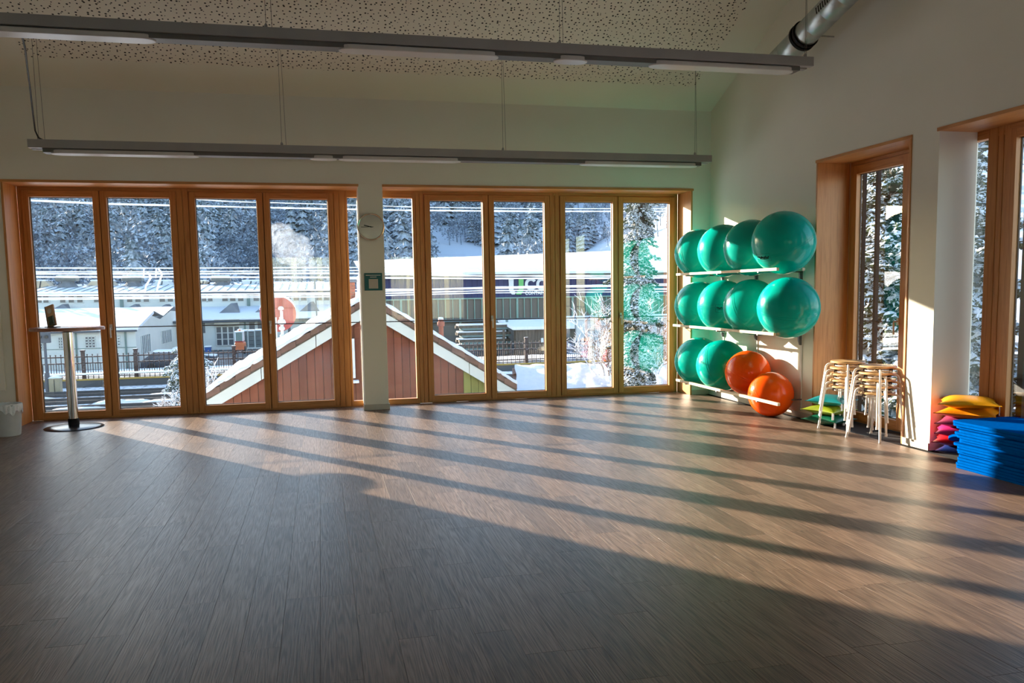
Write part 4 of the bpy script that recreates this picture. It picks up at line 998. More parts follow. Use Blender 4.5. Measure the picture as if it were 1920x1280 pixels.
# stacked pallet cages, forklift, blue bin, parked cars
YP = 74
for i, (p0, p1, ytop) in enumerate(((446, 454, 620), (455, 464, 621), (466, 477, 621), (479, 490, 620))):
    x0, x1 = at(p0, 640, YP).x, at(p1, 640, YP).x; zt1 = at(p0, ytop, YP).z; n = 4
    z00 = at(p0, 651, YP).z; hh = (zt1-z00)/n
    for k in range(n):
        cg = thing('pallet_cage', 'grey pallet cage, level %s of the %s pile beside the glazed doors' % (('one', 'two', 'three', 'four')[k], ('first', 'second', 'third', 'fourth')[i]), 'crate', ((x0+x1)/2, YP, z00+k*hh), group='pallet cages in the yard')
        zz_ = z00+k*hh
        MB().box(x0+.05, x1-.05, YP+.06, YP+.9, zz_+hh*.15, zz_+hh*.85).build('load', M['darkpane'], cg)
        f = MB()
        for xx in (x0, x1-.09): f.box(xx, xx+.09, YP, YP+.09, zz_, zz_+hh)
        for t in (0, .33, .82): f.box(x0, x1, YP-.01, YP+.05, zz_+hh*t, zz_+hh*t+.09)
        f.build('cage', M['crate'], cg)
    sc_ = MB().box(x0-.02, x1+.02, YP-.05, YP+.95, zt1, zt1+.16).build('snow_cap', M['snow'], bevel=.04); sc_.name = 'snow_cap'
    tag(sc_, 'snow slab lying on the %s pallet cage pile' % ('first', 'second', 'third', 'fourth')[i], 'snow', 'snow slabs on the pallet cages')
YF = 66
P = at(449, 664, YF); fk = thing('forklift', 'small orange forklift truck with glazed cab in the yard', 'forklift', (P.x, YF, P.z))
q = lambda px, py: at(px, py, YF)
zb_ = P.z; xL_, xR_ = q(440, 650).x, q(458, 650).x
MB().prism([(xL_, zb_+.35), (xR_, zb_+.35), (xR_, zb_+.95), (xR_-.12, zb_+1.05), (xL_+.05, zb_+1.05), (xL_, zb_+.9)], 1, YF, YF+1.9).build('body', M['forklift'], fk, bevel=.05)
MB().box(xL_+.02, xR_-.1, YF+.1, YF+1.6, zb_+1.05, zb_+1.15).build('bonnet', M['redstripe'], fk)
for xx in (xL_+.03, xR_-.15): MB().box(xx, xx+.07, YF+.25, YF+.32, zb_+1.1, zb_+1.95).box(xx, xx+.07, YF+1.45, YF+1.52, zb_+1.1, zb_+1.95).build('cab_pillar', M['snow'], fk)
MB().box(xL_+.08, xR_-.15, YF+.27, YF+.29, zb_+1.1, zb_+1.9).build('windscreen', M['greenpipe'], fk)
MB().box(xL_, xR_-.05, YF+.2, YF+1.55, zb_+1.93, zb_+2.02).build('cab_roof', M['snow'], fk)
for xx in (xL_-.06, xR_-.08):
    MB().lathe([(0, -.1), (.33, -.1), (.36, -.05), (.36, .05), (.33, .1), (0, .1)], (0, 0, 0), 16, Matrix.Translation((xx+.05, YF+.4, zb_+.36)) @ Matrix.Rotation(PI/2, 4, 'Y')).build('wheel', M['gasket'], fk)
MB().lathe([(0, 0), (.09, 0), (.09, .12), (0, .14)], ((xL_+xR_)/2, YF+.8, zb_+2.02), 10).build('beacon', M['forklift'], fk)
P = at(395, 657, 70); bb = thing('blue_bin', 'blue wheeled bin with snow on its lid beside the hedge', 'bin', (P.x, 68, P.z-.1))
MB().prism([(P.x-.22, P.z), (P.x+.22, P.z), (P.x+.28, P.z+.42), (P.x-.28, P.z+.42)], 1, 68, 68.5).build('body', M['bluebin'], bb)
MB().box(P.x-.3, P.x+.3, 67.95, 68.55, P.z+.42, P.z+.54).build('snow_lid', M['snow'], bb, bevel=.08)
for i, (p0, p1, yy, top) in enumerate(((262, 318, 56, 659), (300, 345, 59, 644))):
    a_, b_ = at(p0, 672, yy), at(p1, 672, yy); L = max(4.1, b_.x-a_.x); x0 = a_.x
    cr = thing('parked_car', ('dark parked car under snow behind the fence, nearer one', 'dark parked car under snow by the shed gable, farther one')[i], 'car', (x0+L/2, yy, G), group='cars parked by the shed')
    pr = [(x0, G+.3), (x0+L, G+.3), (x0+L, G+.75), (x0+L-.9, G+.9), (x0+L-1.5, G+1.4), (x0+.9, G+1.42), (x0+.25, G+.95), (x0, G+.8)]
    MB().prism(pr, 1, yy, yy+1.7).build('body', M['carpaint'], cr, bevel=.06)
    MB().prism([(x0+.9, G+1.42), (x0+L-1.5, G+1.4), (x0+L-1.55, G+1.55), (x0+.95, G+1.58)], 1, yy+.05, yy+1.65).build('roof_snow', M['snow'], cr, bevel=.05)
    MB().prism([(x0+L-.95, G+.92), (x0+L, G+.78), (x0+L, G+.88), (x0+L-.9, G+1.02)], 1, yy+.05, yy+1.65).build('bonnet_snow', M['snow'], cr)
    MB().prism([(x0+.85, G+.95), (x0+L-1.35, G+.95), (x0+L-1.6, G+1.32), (x0+1.0, G+1.34)], 1, yy-.015, yy+.02).build('side_window', M['darkpane'], cr)
    for xx in (x0+.8, x0+L-.85): MB().lathe([(0, 0), (.32, 0), (.32, .2), (0, .2)], (0, 0, 0), 16, Matrix.Translation((xx, yy+.18, G+.32)) @ Matrix.Rotation(PI/2, 4, 'X')).build('wheel', M['gasket'], cr)

# ---- blue container hall with the logo
Y4 = 72
hb = thing('container_hall', 'dark blue clad container hall with white and green lettering under a snowy roof', 'building', (10, Y4, G))
x0, x1 = at(688, 530, Y4).x, at(1330, 530, Y4).x; zt4, zm, zl = at(960, 513, Y4).z, at(960, 558, Y4).z, at(960, 596, Y4).z
MB().box(x0, x1, Y4, Y4+.4, zm, zt4).build('blue_cladding', M['navy'], hb)
xr_ = x0; k = 0
rib = MB()
while xr_ < x1: rib.box(xr_, xr_+.12, Y4-.05, Y4, zm, zt4); xr_ += .55
rib.build('cladding_ribs', M['navy'], hb, kind='stuff')
MB().box(x0, x1, Y4+.1, Y4+.4, zl, zm).box(x0, x1, Y4+.2, Y4+.5, G, zl).build('lower_cladding', M['purlin'], hb)
MB().box(x0, x1, Y4-.1, Y4+.1, zm-.07, zm+.05).build('rail', M['mint'], hb)
xr_ = x0+.3
while xr_ < x1:
    thick = k % 4 == 0
    MB().box(xr_-(.10 if thick else .035), xr_+(.10 if thick else .035), Y4-.05, Y4+.12, zl-(2.2 if thick else 0), zm).build('post', M['mint'], hb); xr_ += .74; k += 1
MB().box(x0, x1, Y4-.3, Y4+.1, zl-.25, zl).build('ledge', M['crate'], hb)
# grey soffit strip and big snowy roof
zr0, zr1 = at(960, 509, Y4-1).z, at(960, 487, Y4+16).z
MB().box(x0-.3, x1, Y4-.8, Y4-.05, zr0-.5, zr0).build('fascia', M['purlin'], hb)
MB().add([(x0-.6, Y4-1, zr0), (x1, Y4-1, zr0), (x1, Y4+16, zr1+1.2), (x0-.6, Y4+16, zr1), (x0-.6, Y4-1, zr0-.25), (x1, Y4-1, zr0-.25)], [(0, 1, 2, 3), (0, 4, 5, 1)]).build('snowy_roof', M['snow'], hb, recalc=False)
MB().box(x0-.3, x0+.1, Y4, Y4+16, G, zr0).build('end_wall', M['factory'], hb)
def lg(name, poly, mt): MB().prism([(at(a_, b_, Y4).x, at(a_, b_, Y4).z) for a_, b_ in poly], 1, Y4-.14, Y4-.05).build(name, M[mt], hb)
lg('logo_left', [(953, 522), (962.5, 522), (962.5, 543), (966, 549), (964.5, 552), (959.5, 552), (954, 545)], 'logo_w')
lg('logo_right', [(972, 522), (981, 522), (981, 545), (976.5, 552), (967, 552), (970, 545), (972, 543)], 'logo_g')
def arc_letter(cx_, cy_, r0, r1, a0, a1, n=24):
    o_ = [(cx_+r1*math.cos(math.radians(a0+(a1-a0)*k/n)), cy_-r1*1.02*math.sin(math.radians(a0+(a1-a0)*k/n))) for k in range(n+1)]
    i_ = [(cx_+r0*math.cos(math.radians(a0+(a1-a0)*k/n)), cy_-r0*1.02*math.sin(math.radians(a0+(a1-a0)*k/n))) for k in range(n+1)][::-1]
    return o_+i_
lg('letter_c', arc_letter(995, 532.5, 6, 11.3, 35, 325), 'logo_w')
lg('letter_o', arc_letter(1016, 532.5, 6, 11.3, 0, 359.5), 'logo_w')
tm = text_mesh('CONTAINER', .52, 'lettering', M['logo_w'], None, (0, 0, 0), align='LEFT', sx=.88)
p = at(984, 549.5, Y4); tm.parent = hb; tm.location = Vector((p.x, Y4-.1, p.z))-Vector(hb.location)
# shed with snowy roof and lumber racks, cabin
Y5 = 58
wsd = thing('timber_shed', 'weathered board shed under a wide snowy roof behind the fence', 'building', (8, Y5, G))
a_, b_, c_, d_ = at(933, 598, Y5+6), at(962, 613, Y5), at(1078, 610.5, Y5), at(1078, 596, Y5+6)
MB().add([a_, b_, c_, d_, a_-Vector((0, 0, .25)), b_-Vector((0, 0, .25)), c_-Vector((0, 0, .25))], [(0, 1, 2, 3), (0, 4, 5, 1), (1, 5, 6, 2)]).build('snowy_roof', M['snow'], wsd, recalc=False)
x0, x1 = at(967, 630, Y5+.3).x, at(1066, 630, Y5+.3).x; xx = x0; zt5 = b_.z-.25
while xx < x1:
    MB().box(xx+.01, xx+.27, Y5+.3+R.uniform(0, .03), Y5+.36, G, zt5).build('board', M['oldwood'], wsd); xx += .28
for px in (966, 945): p = at(px, 630, Y5+1); MB().box(p.x-.09, p.x+.09, Y5+1, Y5+1.18, G, zt5).build('post', M['oldwood'], wsd)
nb = MB().box(at(1008, 0, Y5).x, at(1012.5, 0, Y5).x, Y5+.24, Y5+.28, at(1010, 642, Y5).z, at(1010, 634, Y5).z).build('notice', M['white'], wsd)
rkk = thing('lumber_rack', 'snow-topped cantilever rack of timber left of the board shed', 'rack', (5, Y5+3, G))
for k, py in enumerate((615, 628, 641, 652)):
    p0, p1 = at(926, py, Y5+3), at(955, py+2, Y5+3)
    MB().box(p0.x-3, p1.x, Y5+2.2, Y5+3.6, p0.z-.08, p0.z+.08).build('arm', M['greenpipe'], rkk)
    for j in range(4): MB().box(p0.x-3.5+R.uniform(0, .5), p1.x-R.uniform(0, .8), Y5+2.25+.33*j, Y5+2.53+.33*j, p0.z+.08, p0.z+.30).build('beam', M['oldwood'], rkk)
    MB().box(p0.x-3.3, p1.x-.4, Y5+2.3, Y5+3.5, p0.z+.30, p0.z+.44).build('snow', M['snow'], rkk, bevel=.05)
for px in (930, 951): p = at(px, 640, Y5+3.7); MB().box(p.x-.1, p.x+.1, Y5+3.6, Y5+3.8, G, p.z+2).build('post', M['greenpipe'], rkk)
cbn = thing('grey_cabin', 'pale grey site cabin behind the snowy bush', 'cabin', (14, 60, G))
x0, x1 = at(1078, 620, 60).x, at(1300, 620, 60).x; zt6 = at(1100, 599, 60).z
MB().box(x0, x1, 60, 64, G, zt6).build('body', M['factory'], cbn); MB().box(x0-.2, x1, 59.8, 64.2, zt6, zt6+.22).build('snow_roof', M['snow'], cbn)
xx = x0
while xx < x1: MB().box(xx, xx+.05, 59.97, 60, G, zt6).build('batten', M['crate'], cbn); xx += .9

# ---- wooden gable house in front
YH = 11.5
hs = thing('gable_house', 'red-brown boarded gable house with cream barge boards and snowy tiled roof', 'house', (-3, YH, G))
AP = at(692, 569, YH)                          # underside of the ridge (barge board top)
LE = at(385, 752, YH); RE = at(968, 733, YH)
def edge(x):                                   # top line of the barge boards
    return AP.z+(x-AP.x)*((AP.z-LE.z)/(AP.x-LE.x)) if x < AP.x else AP.z+(x-AP.x)*((RE.z-AP.z)/(RE.x-AP.x))
xx = LE.x+.25; wdt = .205
oliv = at(868, 700, YH).x
while xx < RE.x-.2:
    za, zb2 = edge(xx)-.14, edge(xx+wdt)-.14
    poly = [(xx+.006, G), (xx+wdt-.006, G), (xx+wdt-.006, zb2), (xx+.006, za)]
    if xx < AP.x < xx+wdt: poly.insert(3, (AP.x, AP.z-.14))
    MB().prism(poly, 1, YH+.12+R.uniform(0, .012), YH+.16).build('board', M['oliveboard' if xx > oliv else 'redboard'], hs); xx += wdt
MB().prism([(LE.x+.2, G), (RE.x-.2, G), (RE.x-.2, edge(RE.x-.2)-.15), (AP.x, AP.z-.15), (LE.x+.2, edge(LE.x+.2)-.15)], 1, YH+.16, YH+7).build('wall', M['oldwood'], hs)
bh = .30
for (A, B, nm) in ((LE, AP, 'left'), (AP, RE, 'right')):
    for j in range(3):
        p = A.lerp(B, j/3+.002); q_ = A.lerp(B, (j+1)/3-.002)
        MB().prism([(p.x, p.z-bh), (q_.x, q_.z-bh), (q_.x, q_.z), (p.x, p.z)], 1, YH-.06, YH).build('barge_board', M['barge'], hs, bevel=.004)
    # roof slab, verge tiles, snow
    MB().prism([(A.x, A.z), (B.x, B.z), (B.x, B.z+.10), (A.x, A.z+.10)], 1, YH-.05, YH+8).build('roof_slab', M['oldwood'], hs)
    n = 11
    for j in range(n):
        p = A.lerp(B, j/n); q_ = A.lerp(B, (j+1)/n); up_ = .035 if A is LE else 0; dn = 0 if A is LE else .035
        hi = p if p.z > q_.z else q_; lo_ = q_ if p.z > q_.z else p
        MB().prism([(lo_.x, lo_.z+.06), (hi.x, hi.z+.02), (hi.x, hi.z+.17), (lo_.x, lo_.z+.25)], 1, YH-.11, YH+.3).build('verge_tile', M['tile'], hs, bevel=.01)
    def snf(u, v):
        p = A.lerp(B, u); e_ = .055*mnoise.noise(Vector((u*22, v*3, 5 if A is LE else 9)))
        yy = YH-.13+8*v + (.10*mnoise.noise(Vector((u*30, 0, 2))) if v == 0 else 0)
        return (p.x, yy, p.z+.30+e_)
    sb = MB().grid(snf, 70, 8)
    def snl(u, v):
        p = A.lerp(B, u); e_ = .055*mnoise.noise(Vector((u*22, 0, 5 if A is LE else 9))); l_ = .05*mnoise.noise(Vector((u*17, 4, 1)))
        return (p.x, YH-.13+.10*mnoise.noise(Vector((u*30, 0, 2)))-.03*math.sin(PI*v), p.z+.20+l_*.6+(.10+e_-l_*.6)*v)
    sb.grid(snl, 70, 4); sb.build('snow_cover', M['snow'], hs, smooth='all', recalc=False)
ch = thing('brick_chimney', 'red brick chimney rising behind the house ridge', 'chimney', (-4.3, YH+3, 0))
ca, cb_ = at(652, 560, YH+3), at(667, 560, YH+3); cz0, cz1 = AP.z-.3, at(660, 529, YH+3).z
nb_ = 9
for j in range(nb_):
    for i in range(2):
        o_ = .5*(j % 2); L = (cb_.x-ca.x)
        xa = ca.x + L*(i*.5+ (.0 if j % 2 == 0 else 0)); xb2 = xa+L*.5-.012
        if j % 2: xa, xb2 = (ca.x, ca.x+L*.25-.006) if i == 0 else (ca.x+L*.25+.006, ca.x+L*.75-.006)
        MB().box(xa, xb2, YH+3, YH+3.4, cz0+(cz1-cz0)*j/nb_+.006, cz0+(cz1-cz0)*(j+1)/nb_-.006).build('brick', M['brick'], ch)
    if j % 2: MB().box(ca.x+L*.75+.006, cb_.x, YH+3, YH+3.4, cz0+(cz1-cz0)*j/nb_+.006, cz0+(cz1-cz0)*(j+1)/nb_-.006).build('brick', M['brick'], ch)
MB().box(ca.x+.01, cb_.x-.01, YH+3.02, YH+3.38, cz0, cz1-.01).build('mortar', M['concrete'], ch)
MB().box(ca.x-.06, cb_.x+.06, YH+2.94, YH+3.46, cz1, cz1+.07).build('cap', M['slate'], ch); MB().box(ca.x-.04, cb_.x+.04, YH+2.96, YH+3.44, cz1+.07, cz1+.16).build('snow_cap', M['snow'], ch, bevel=.03)
# window in the gable
wa, wb2 = at(660, 633, YH), at(676, 712, YH)
wx0, wx1 = at(641, 650, YH).x, at(665, 650, YH).x; wz0, wz1 = at(668, 709, YH).z, at(668, 633, YH).z
hw_ = MB().box(wx0, wx1, YH+.02, YH+.12, wz0, wz1).build('window', M['white'], hs, bevel=.01)
MB().box(wx0+.07, wx1-.07, YH+.0, YH+.02, wz0+.09, wz1-.07).build('roller_blind', M['factory2'], hw_)
MB().box(wx0-.08, wx1+.08, YH-.10, YH+.14, wz0-.12, wz0-.05).build('sill', M['snow'], hs, bevel=.01)
MB().box(wx0, wx1, YH+.0, YH+.03, wz1-.02, wz1+.01).build('lintel', M['gasket'], hs)
P = at(827, 618, YH+5); vp = thing('vent_pipe', 'short pinkish clay vent pipe with snow on the house roof', 'pipe', (P.x, P.y, P.z-.8))
MB().lathe([(.08, -.9), (.08, .12), (.12, .12), (.12, .26), (.08, .26), (.08, .34), (0, .34)], P, 14).build('pipe', M['brick'], vp, smooth=True)
MB().lathe([(.09, .34), (.08, .40), (0, .42)], P, 14).build('snow_cap', M['snow'], vp, smooth=True)

# ---- snow covered garage roof at the right
gro = thing('garage', 'snow-covered low garage roof below the right windows', 'garage', (2.5, 12, G))
A_, B_ = at(966, 697, 15.5), at(1330, 688, 15.5); A2, B2 = at(975, 745, 8.2), at(1330, 745, 8.2)
A2.z = A_.z-1.6; B2.z = A2.z
def gf(u, v):
    p = A_.lerp(B_, u); q_ = A2.lerp(B2, u); w_ = p.lerp(q_, v)
    e_ = .05*mnoise.noise(Vector((u*14, v*9, 4)))+.02*mnoise.noise(Vector((u*50, v*30, 4)))
    return (w_.x+(.05*mnoise.noise(Vector((0, v*9, 2))) if u == 0 else 0), w_.y, w_.z+.28+e_-(.22 if v in (0,) else 0))
MB().grid(gf, 70, 40).build('snow_cover', M['snowfine'], gro, smooth='all', recalc=False)
rfm = MB().add([A_, B_, B2, A2, A_+Vector((0, 0, .12)), B_+Vector((0, 0, .12)), B2+Vector((0, 0, .12)), A2+Vector((0, 0, .12))], [(0, 1, 2, 3), (4, 5, 6, 7), (0, 4, 7, 3), (0, 4, 5, 1), (3, 7, 6, 2)]).build('roof_slab', M['oldwood'], gro)
n = 9
for j in range(n):
    p = A_.lerp(A2, j/n); q_ = A_.lerp(A2, (j+1)/n)
    MB().add([p+Vector((-.10, 0, .02)), p+Vector((.16, 0, .05)), q_+Vector((.16, 0, .12)), q_+Vector((-.10, 0, .09)), p+Vector((-.10, 0, .12)), p+Vector((.16, 0, .18)), q_+Vector((.16, 0, .25)), q_+Vector((-.10, 0, .19))],
             [(0, 1, 2, 3), (4, 5, 6, 7), (0, 1, 5, 4), (2, 3, 7, 6), (0, 3, 7, 4), (1, 2, 6, 5)]).build('verge_tile', M['tile'], gro)
MB().box(A_.x+.3, B_.x, 8.6, 15.2, G, A2.z-.05).build('wall', M['oldwood'], gro)

# ---- red round disc, snowy post, steam
P = at(521, 589, 40); rr_ = (at(555, 589, 40).x-P.x)
rd = thing('red_disc', 'large round red painted end disc with a snow-covered rim', 'tank', (P.x, 40, G))
Mx = Matrix.Translation(P) @ Matrix.Rotation(PI/2, 4, 'X')
MB().lathe([(0, -.5), (rr_, -.5), (rr_, .0), (0, .02)], (0, 0, 0), 56, Mx).build('disc', M['redtank'], rd)
MB().box(P.x+.10, P.x+.30, 39.90, 39.99, P.z-rr_*.97, P.z+rr_*.97).build('vertical_stripe', M['redstripe'], rd)
MB().box(P.x-rr_*.97, P.x+rr_*.97, 39.95, 39.99, P.z+.33, P.z+.38).build('joint', M['redstripe'], rd)
MB().tube([(P.x+(rr_+.03)*math.cos(t), 40.1, P.z+(rr_+.03)*math.sin(t)) for t in [math.radians(15+150*k/30) for k in range(31)]], [.03+.09*math.sin(PI*k/30) for k in range(31)], 6).build('snow_rim', M['snow'], rd, smooth=True)
for dx in (-.6, .6): MB().box(P.x+dx-.08, P.x+dx+.08, 40.1, 40.3, G, P.z-rr_*.7).build('leg', M['gutter'], rd)
P = at(531, 640, 24); z1_ = at(531, 578, 24).z
ps = thing('snowy_post', 'slim post with lantern shape plastered with snow before the red disc', 'post', (P.x, 24, G))
MB().tube([(P.x, 24, G), (P.x-.02, 24, z1_-.1)], .055, 8).build('pole', M['snow'], ps)
for zc_, r_ in ((z1_, .11), (z1_-.55, .17), (z1_-.38, .08), (z1_-.8, .12), (z1_-1.1, .09)):
    MB().lathe([(0, -r_*.8), (r_*.9, -r_*.4), (r_, 0), (r_*.7, r_*.6), (0, r_*.8)], (P.x-.03, 24, zc_), 10).build('snow_lump', M['snow'], ps, smooth='all')
MB().box(P.x-.42, P.x-.22, 24.05, 24.1, z1_-1.9, z1_-.35).build('frame', M['factory2'], ps)
vm = bpy.data.materials.new('steam'); vm.use_nodes = True; t = vm.node_tree; t.nodes.clear()
o_ = N(t, 'ShaderNodeOutputMaterial'); v_ = N(t, 'ShaderNodeVolumeScatter'); v_.inputs['Color'].default_value = (.97, .98, 1, 1); v_.inputs['Density'].default_value = .12
t.links.new(v_.outputs[0], o_.inputs['Volume'])
stm = MB()
for (px, py, r_) in ((514, 452, 2.2), (524, 447, 2.6), (535, 455, 2.4), (545, 461, 2.2), (540, 470, 2.2), (553, 470, 2.4), (560, 462, 2.0), (557, 478, 2.2), (567, 474, 1.8), (566, 485, 1.8), (574, 492, 1.4)):
    P = at(px, py, 100); k0 = R.random()*9
    def sf(u, v):
        d = Vector((math.cos(2*PI*u)*math.sin(PI*v), math.sin(2*PI*u)*math.sin(PI*v), math.cos(PI*v)))
        return P + d*r_*.8*(1+.35*mnoise.noise(d*2.2+Vector((k0, 0, 0))))
    stm.grid(sf, 16, 10, flip=True)
stm.build('steam_plume', vm, recalc=False); tag(bpy.data.objects['steam_plume'], 'white steam plume drifting before the wooded slope', 'steam', kind='stuff')

# ---- snow-laden overhead wires
def overhead(pts, Y, r, label, lump=.5):
    P_ = [at(a_, b_, Y) for a_, b_ in pts]; n = 160; out = []; rs = []
    for k in range(n+1):
        t = k/n*(len(P_)-1); i = min(int(t), len(P_)-2); p = P_[i].lerp(P_[i+1], t-i); out.append(p)
        rs.append(r*(1+lump*mnoise.noise(Vector((p.x*1.7, Y, r*100)))))
    w_ = MB().tube(out, rs, 6).build('overhead_wire', M['snow'], smooth=True)
    tag(w_, label, 'wire', 'snow-covered overhead railway wires'); return w_
overhead([(-60, 370), (200, 382), (500, 389), (760, 394), (1000, 396), (1180, 396), (1400, 396)], 32, .045, 'thick snow-covered wire, lower of the two at window-head height')
overhead([(250, 366), (430, 377.5), (620, 383), (800, 388.5), (1000, 391), (1180, 391), (1400, 391)], 32, .024, 'thin snow-covered wire, upper of the two at window-head height')
for i, (ys_, r_) in enumerate((((502, 502.5, 501, 503, 507), .028), ((509.5, 509, 507, 506, 506), .03), ((513, 513, 512, 517, 517), .045), ((519, 519, 520, 522, 520), .045), ((549, 547, 543, 541, 532), .035), ((554, 552.5, 549, 539, 529), .045), ((560, 556.5, 552, 545, 540), .04), ((563, 559, 556, 549, 545), .03))):
    lab = ('uppermost wire of the upper snowy cluster', 'second wire of the upper snowy cluster', 'third wire of the upper snowy cluster', 'lowest wire of the upper snowy cluster', 'uppermost wire of the lower snowy cluster', 'second wire of the lower snowy cluster', 'third wire of the lower snowy cluster', 'lowest wire of the lower snowy cluster')[i]
    overhead([(x_, y_) for x_, y_ in zip((-60, 320, 640, 900, 1400), ys_)], 28+i*.9, r_, lab)
for i, (a_, b_, cc_) in enumerate((((270, 503), (283, 520), (271, 549)), ((293, 503), (304, 514), (294, 547)))):
    hk = MB().tube([at(a_[0], a_[1], 30), at(a_[0]-1, a_[1]+18, 30)], .03, 6).tube([at(b_[0]-7, b_[1]-10, 30), at(b_[0]-2, b_[1]-4, 30), at(*b_, 30), at(cc_[0]+3, cc_[1]-14, 30), at(*cc_, 30)], .045, 6)
    tag(hk.build('wire_hanger', M['snow'], smooth=True), 'snowy curved dropper hanging between the wire clusters, %s' % ('left one' if i == 0 else 'right one'), 'hanger', 'snowy droppers on the overhead wires')
P = at(590, 523, 45); pz = MB().tube([(P.x, 45, P.z), (P.x+.1, 45, at(593, 600, 45).z-3)], .05, 6).build('pole', M['crate']); tag(pz, 'thin grey pole standing beside the snowy roof verge', 'pole')

# ------------------------------------------------------------------ vegetation
def conifer_mb(seed, tiers=9, seg=9, h=1.0, rad=.26):
    r = random.Random(seed); m = MB()
    m.tube([(0, 0, 0), (0, 0, h*.5)], [.018, .010], 5)
    for i in range(tiers):
        t = i/tiers; zc_ = .10+.86*t; rr = rad*(1-t)**.85*(1+r.uniform(-.12, .12)) + .012
        top = zc_+.15*(1-t*.5); n = seg; vv = [(0, 0, min(1.0, top))]; ph = r.random()*6
        for k in range(n*2):
            a = PI*k/n+ph; q = rr*(1 if k % 2 == 0 else .55)*(1+r.uniform(-.2, .2)); vv.append((q*math.cos(a), q*math.sin(a), zc_-(.05 if k % 2 == 0 else .0)*(1-t)+r.uniform(-.01, .01)))
        m.add(vv, [(0, 1+k, 1+(k+1) % (2*n)) for k in range(2*n)])
    for k in range(90):
        z_ = r.uniform(.06, .97); rr = rad*(1-z_)**.8*r.uniform(.6, 1.15)+.01; a = r.random()*6.283; p = Vector((rr*math.cos(a), rr*math.sin(a), z_))
        u = Vector((math.cos(a), math.sin(a), r.uniform(-.9, .3))).normalized(); v = u.cross(Vector((r.gauss(0, .5), r.gauss(0, .5), 1))).normalized(); l = r.uniform(.03, .06)
        m.add([p-v*.018, p+v*.018, p+u*l], [(0, 1, 2)])
    return m
def crown_mb(seed):
    r = random.Random(seed); m = MB(); m.tube([(0, 0, 0), (r.uniform(-.03, .03), 0, .45)], [.022, .012], 5)
    blobs = []
    for i in range(8):
        a = r.random()*6.3; d = r.uniform(0, .22); blobs.append((Vector((d*math.cos(a), d*math.sin(a), r.uniform(.36, .84))), r.uniform(.12, .19)))
    for c, rr in blobs:
        for k in range(34):
            n_ = Vector((r.gauss(0, 1), r.gauss(0, 1), r.gauss(0, 1))).normalized(); p = c+n_*rr*r.uniform(.45, 1.12)
            u = Vector((n_.x+r.uniform(-.8, .8), n_.y+r.uniform(-.8, .8), n_.z+r.uniform(-.3, 1.1))).normalized(); v = u.cross(Vector((r.gauss(0, 1), r.gauss(0, 1), r.gauss(0, 1)))).normalized()
            l = r.uniform(.03, .075); b_ = r.uniform(.012, .028)
            m.add([p-v*b_, p+v*b_, p+u*l], [(0, 1, 2)])
    return m
con = [conifer_mb(i) for i in range(4)]; cro = [crown_mb(i+20) for i in range(4)]
cm = []
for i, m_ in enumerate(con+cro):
    me = m_.mesh('forest_tree'); me.materials.append(M['forest' if i < 4 else 'frost_haze']); cm.append(me)
spots = []
rt = random.Random(3)
def meadow(az, d, x, y):
    "open snow fields on the slopes"
    el = math.degrees(math.atan2(hillz(x, y)-1.45, d))
    if 7.6 < az < 12.6 and el < 3.05-.12*abs(az-10.5): return True
    if 12.9 < az < 15.6 and 1.7 < el < 4.5: return True
    if az > 15.8 and d < 235 and el < 1.9+(az-16)*.24: return True
    return False
tries = 0
while len(spots) < 5200 and tries < 40000:
    tries += 1
    az = rt.uniform(-24, 58); d = 108+ (rt.random()**.75)*330
    a = math.radians(az); x, y = CAM.x+d*math.sin(a), CAM.y+d*math.cos(a)
    if y < 92 and az < 33: continue
    if meadow(az, d, x, y): continue
    nz_ = mnoise.noise(Vector((x*.02, y*.02, 0))) + .25*math.sin(az*.5)
    h_ = rt.uniform(9, 16) if nz_ > -.05 else rt.uniform(6, 10.5)
    if az > 15: h_ *= .6; conf = conf and rt.random() < .3
    conf = (nz_+rt.uniform(-.22, .22)) > .02
    if d < 135: conf = conf and rt.random() < .45; h_ *= .85
    spots.append((d, az, x, y, h_, conf, rt.randrange(4), rt.random()*6.28))
spots.sort(key=lambda s_: -(s_[4]/s_[0]) if -20 < s_[1] < 46 else 9)
big = {True: 0, False: 0}; import array
acc = {True: ([], [], 0), False: ([], [], 0)}
av = {True: [], False: []}; af = {True: [], False: []}
for (d, az, x, y, h_, conf, k, ph) in spots:
    z = hillz(x, y)-.3
    if big[conf] < 150:
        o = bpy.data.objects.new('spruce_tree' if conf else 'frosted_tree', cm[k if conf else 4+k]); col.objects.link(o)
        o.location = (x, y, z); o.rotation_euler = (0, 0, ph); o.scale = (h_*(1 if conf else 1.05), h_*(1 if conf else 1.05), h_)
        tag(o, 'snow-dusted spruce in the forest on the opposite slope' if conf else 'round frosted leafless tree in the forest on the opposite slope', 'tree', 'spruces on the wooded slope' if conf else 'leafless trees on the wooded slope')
        big[conf] += 1
    else:
        src = (con if conf else cro)[k]; n0 = len(av[conf]); cs, sn = math.cos(ph)*h_, math.sin(ph)*h_
        av[conf] += [(x+p[0]*cs-p[1]*sn, y+p[0]*sn+p[1]*cs, z+p[2]*h_) for p in src.v]
        af[conf] += [tuple(i+n0 for i in f) for f in src.f]
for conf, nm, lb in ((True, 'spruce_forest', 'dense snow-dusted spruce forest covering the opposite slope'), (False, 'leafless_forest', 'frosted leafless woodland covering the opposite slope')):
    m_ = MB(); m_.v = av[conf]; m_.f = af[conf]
    tag(m_.build(nm, M['forest' if conf else 'frost_haze'], recalc=False), lb, 'forest', kind='stuff')
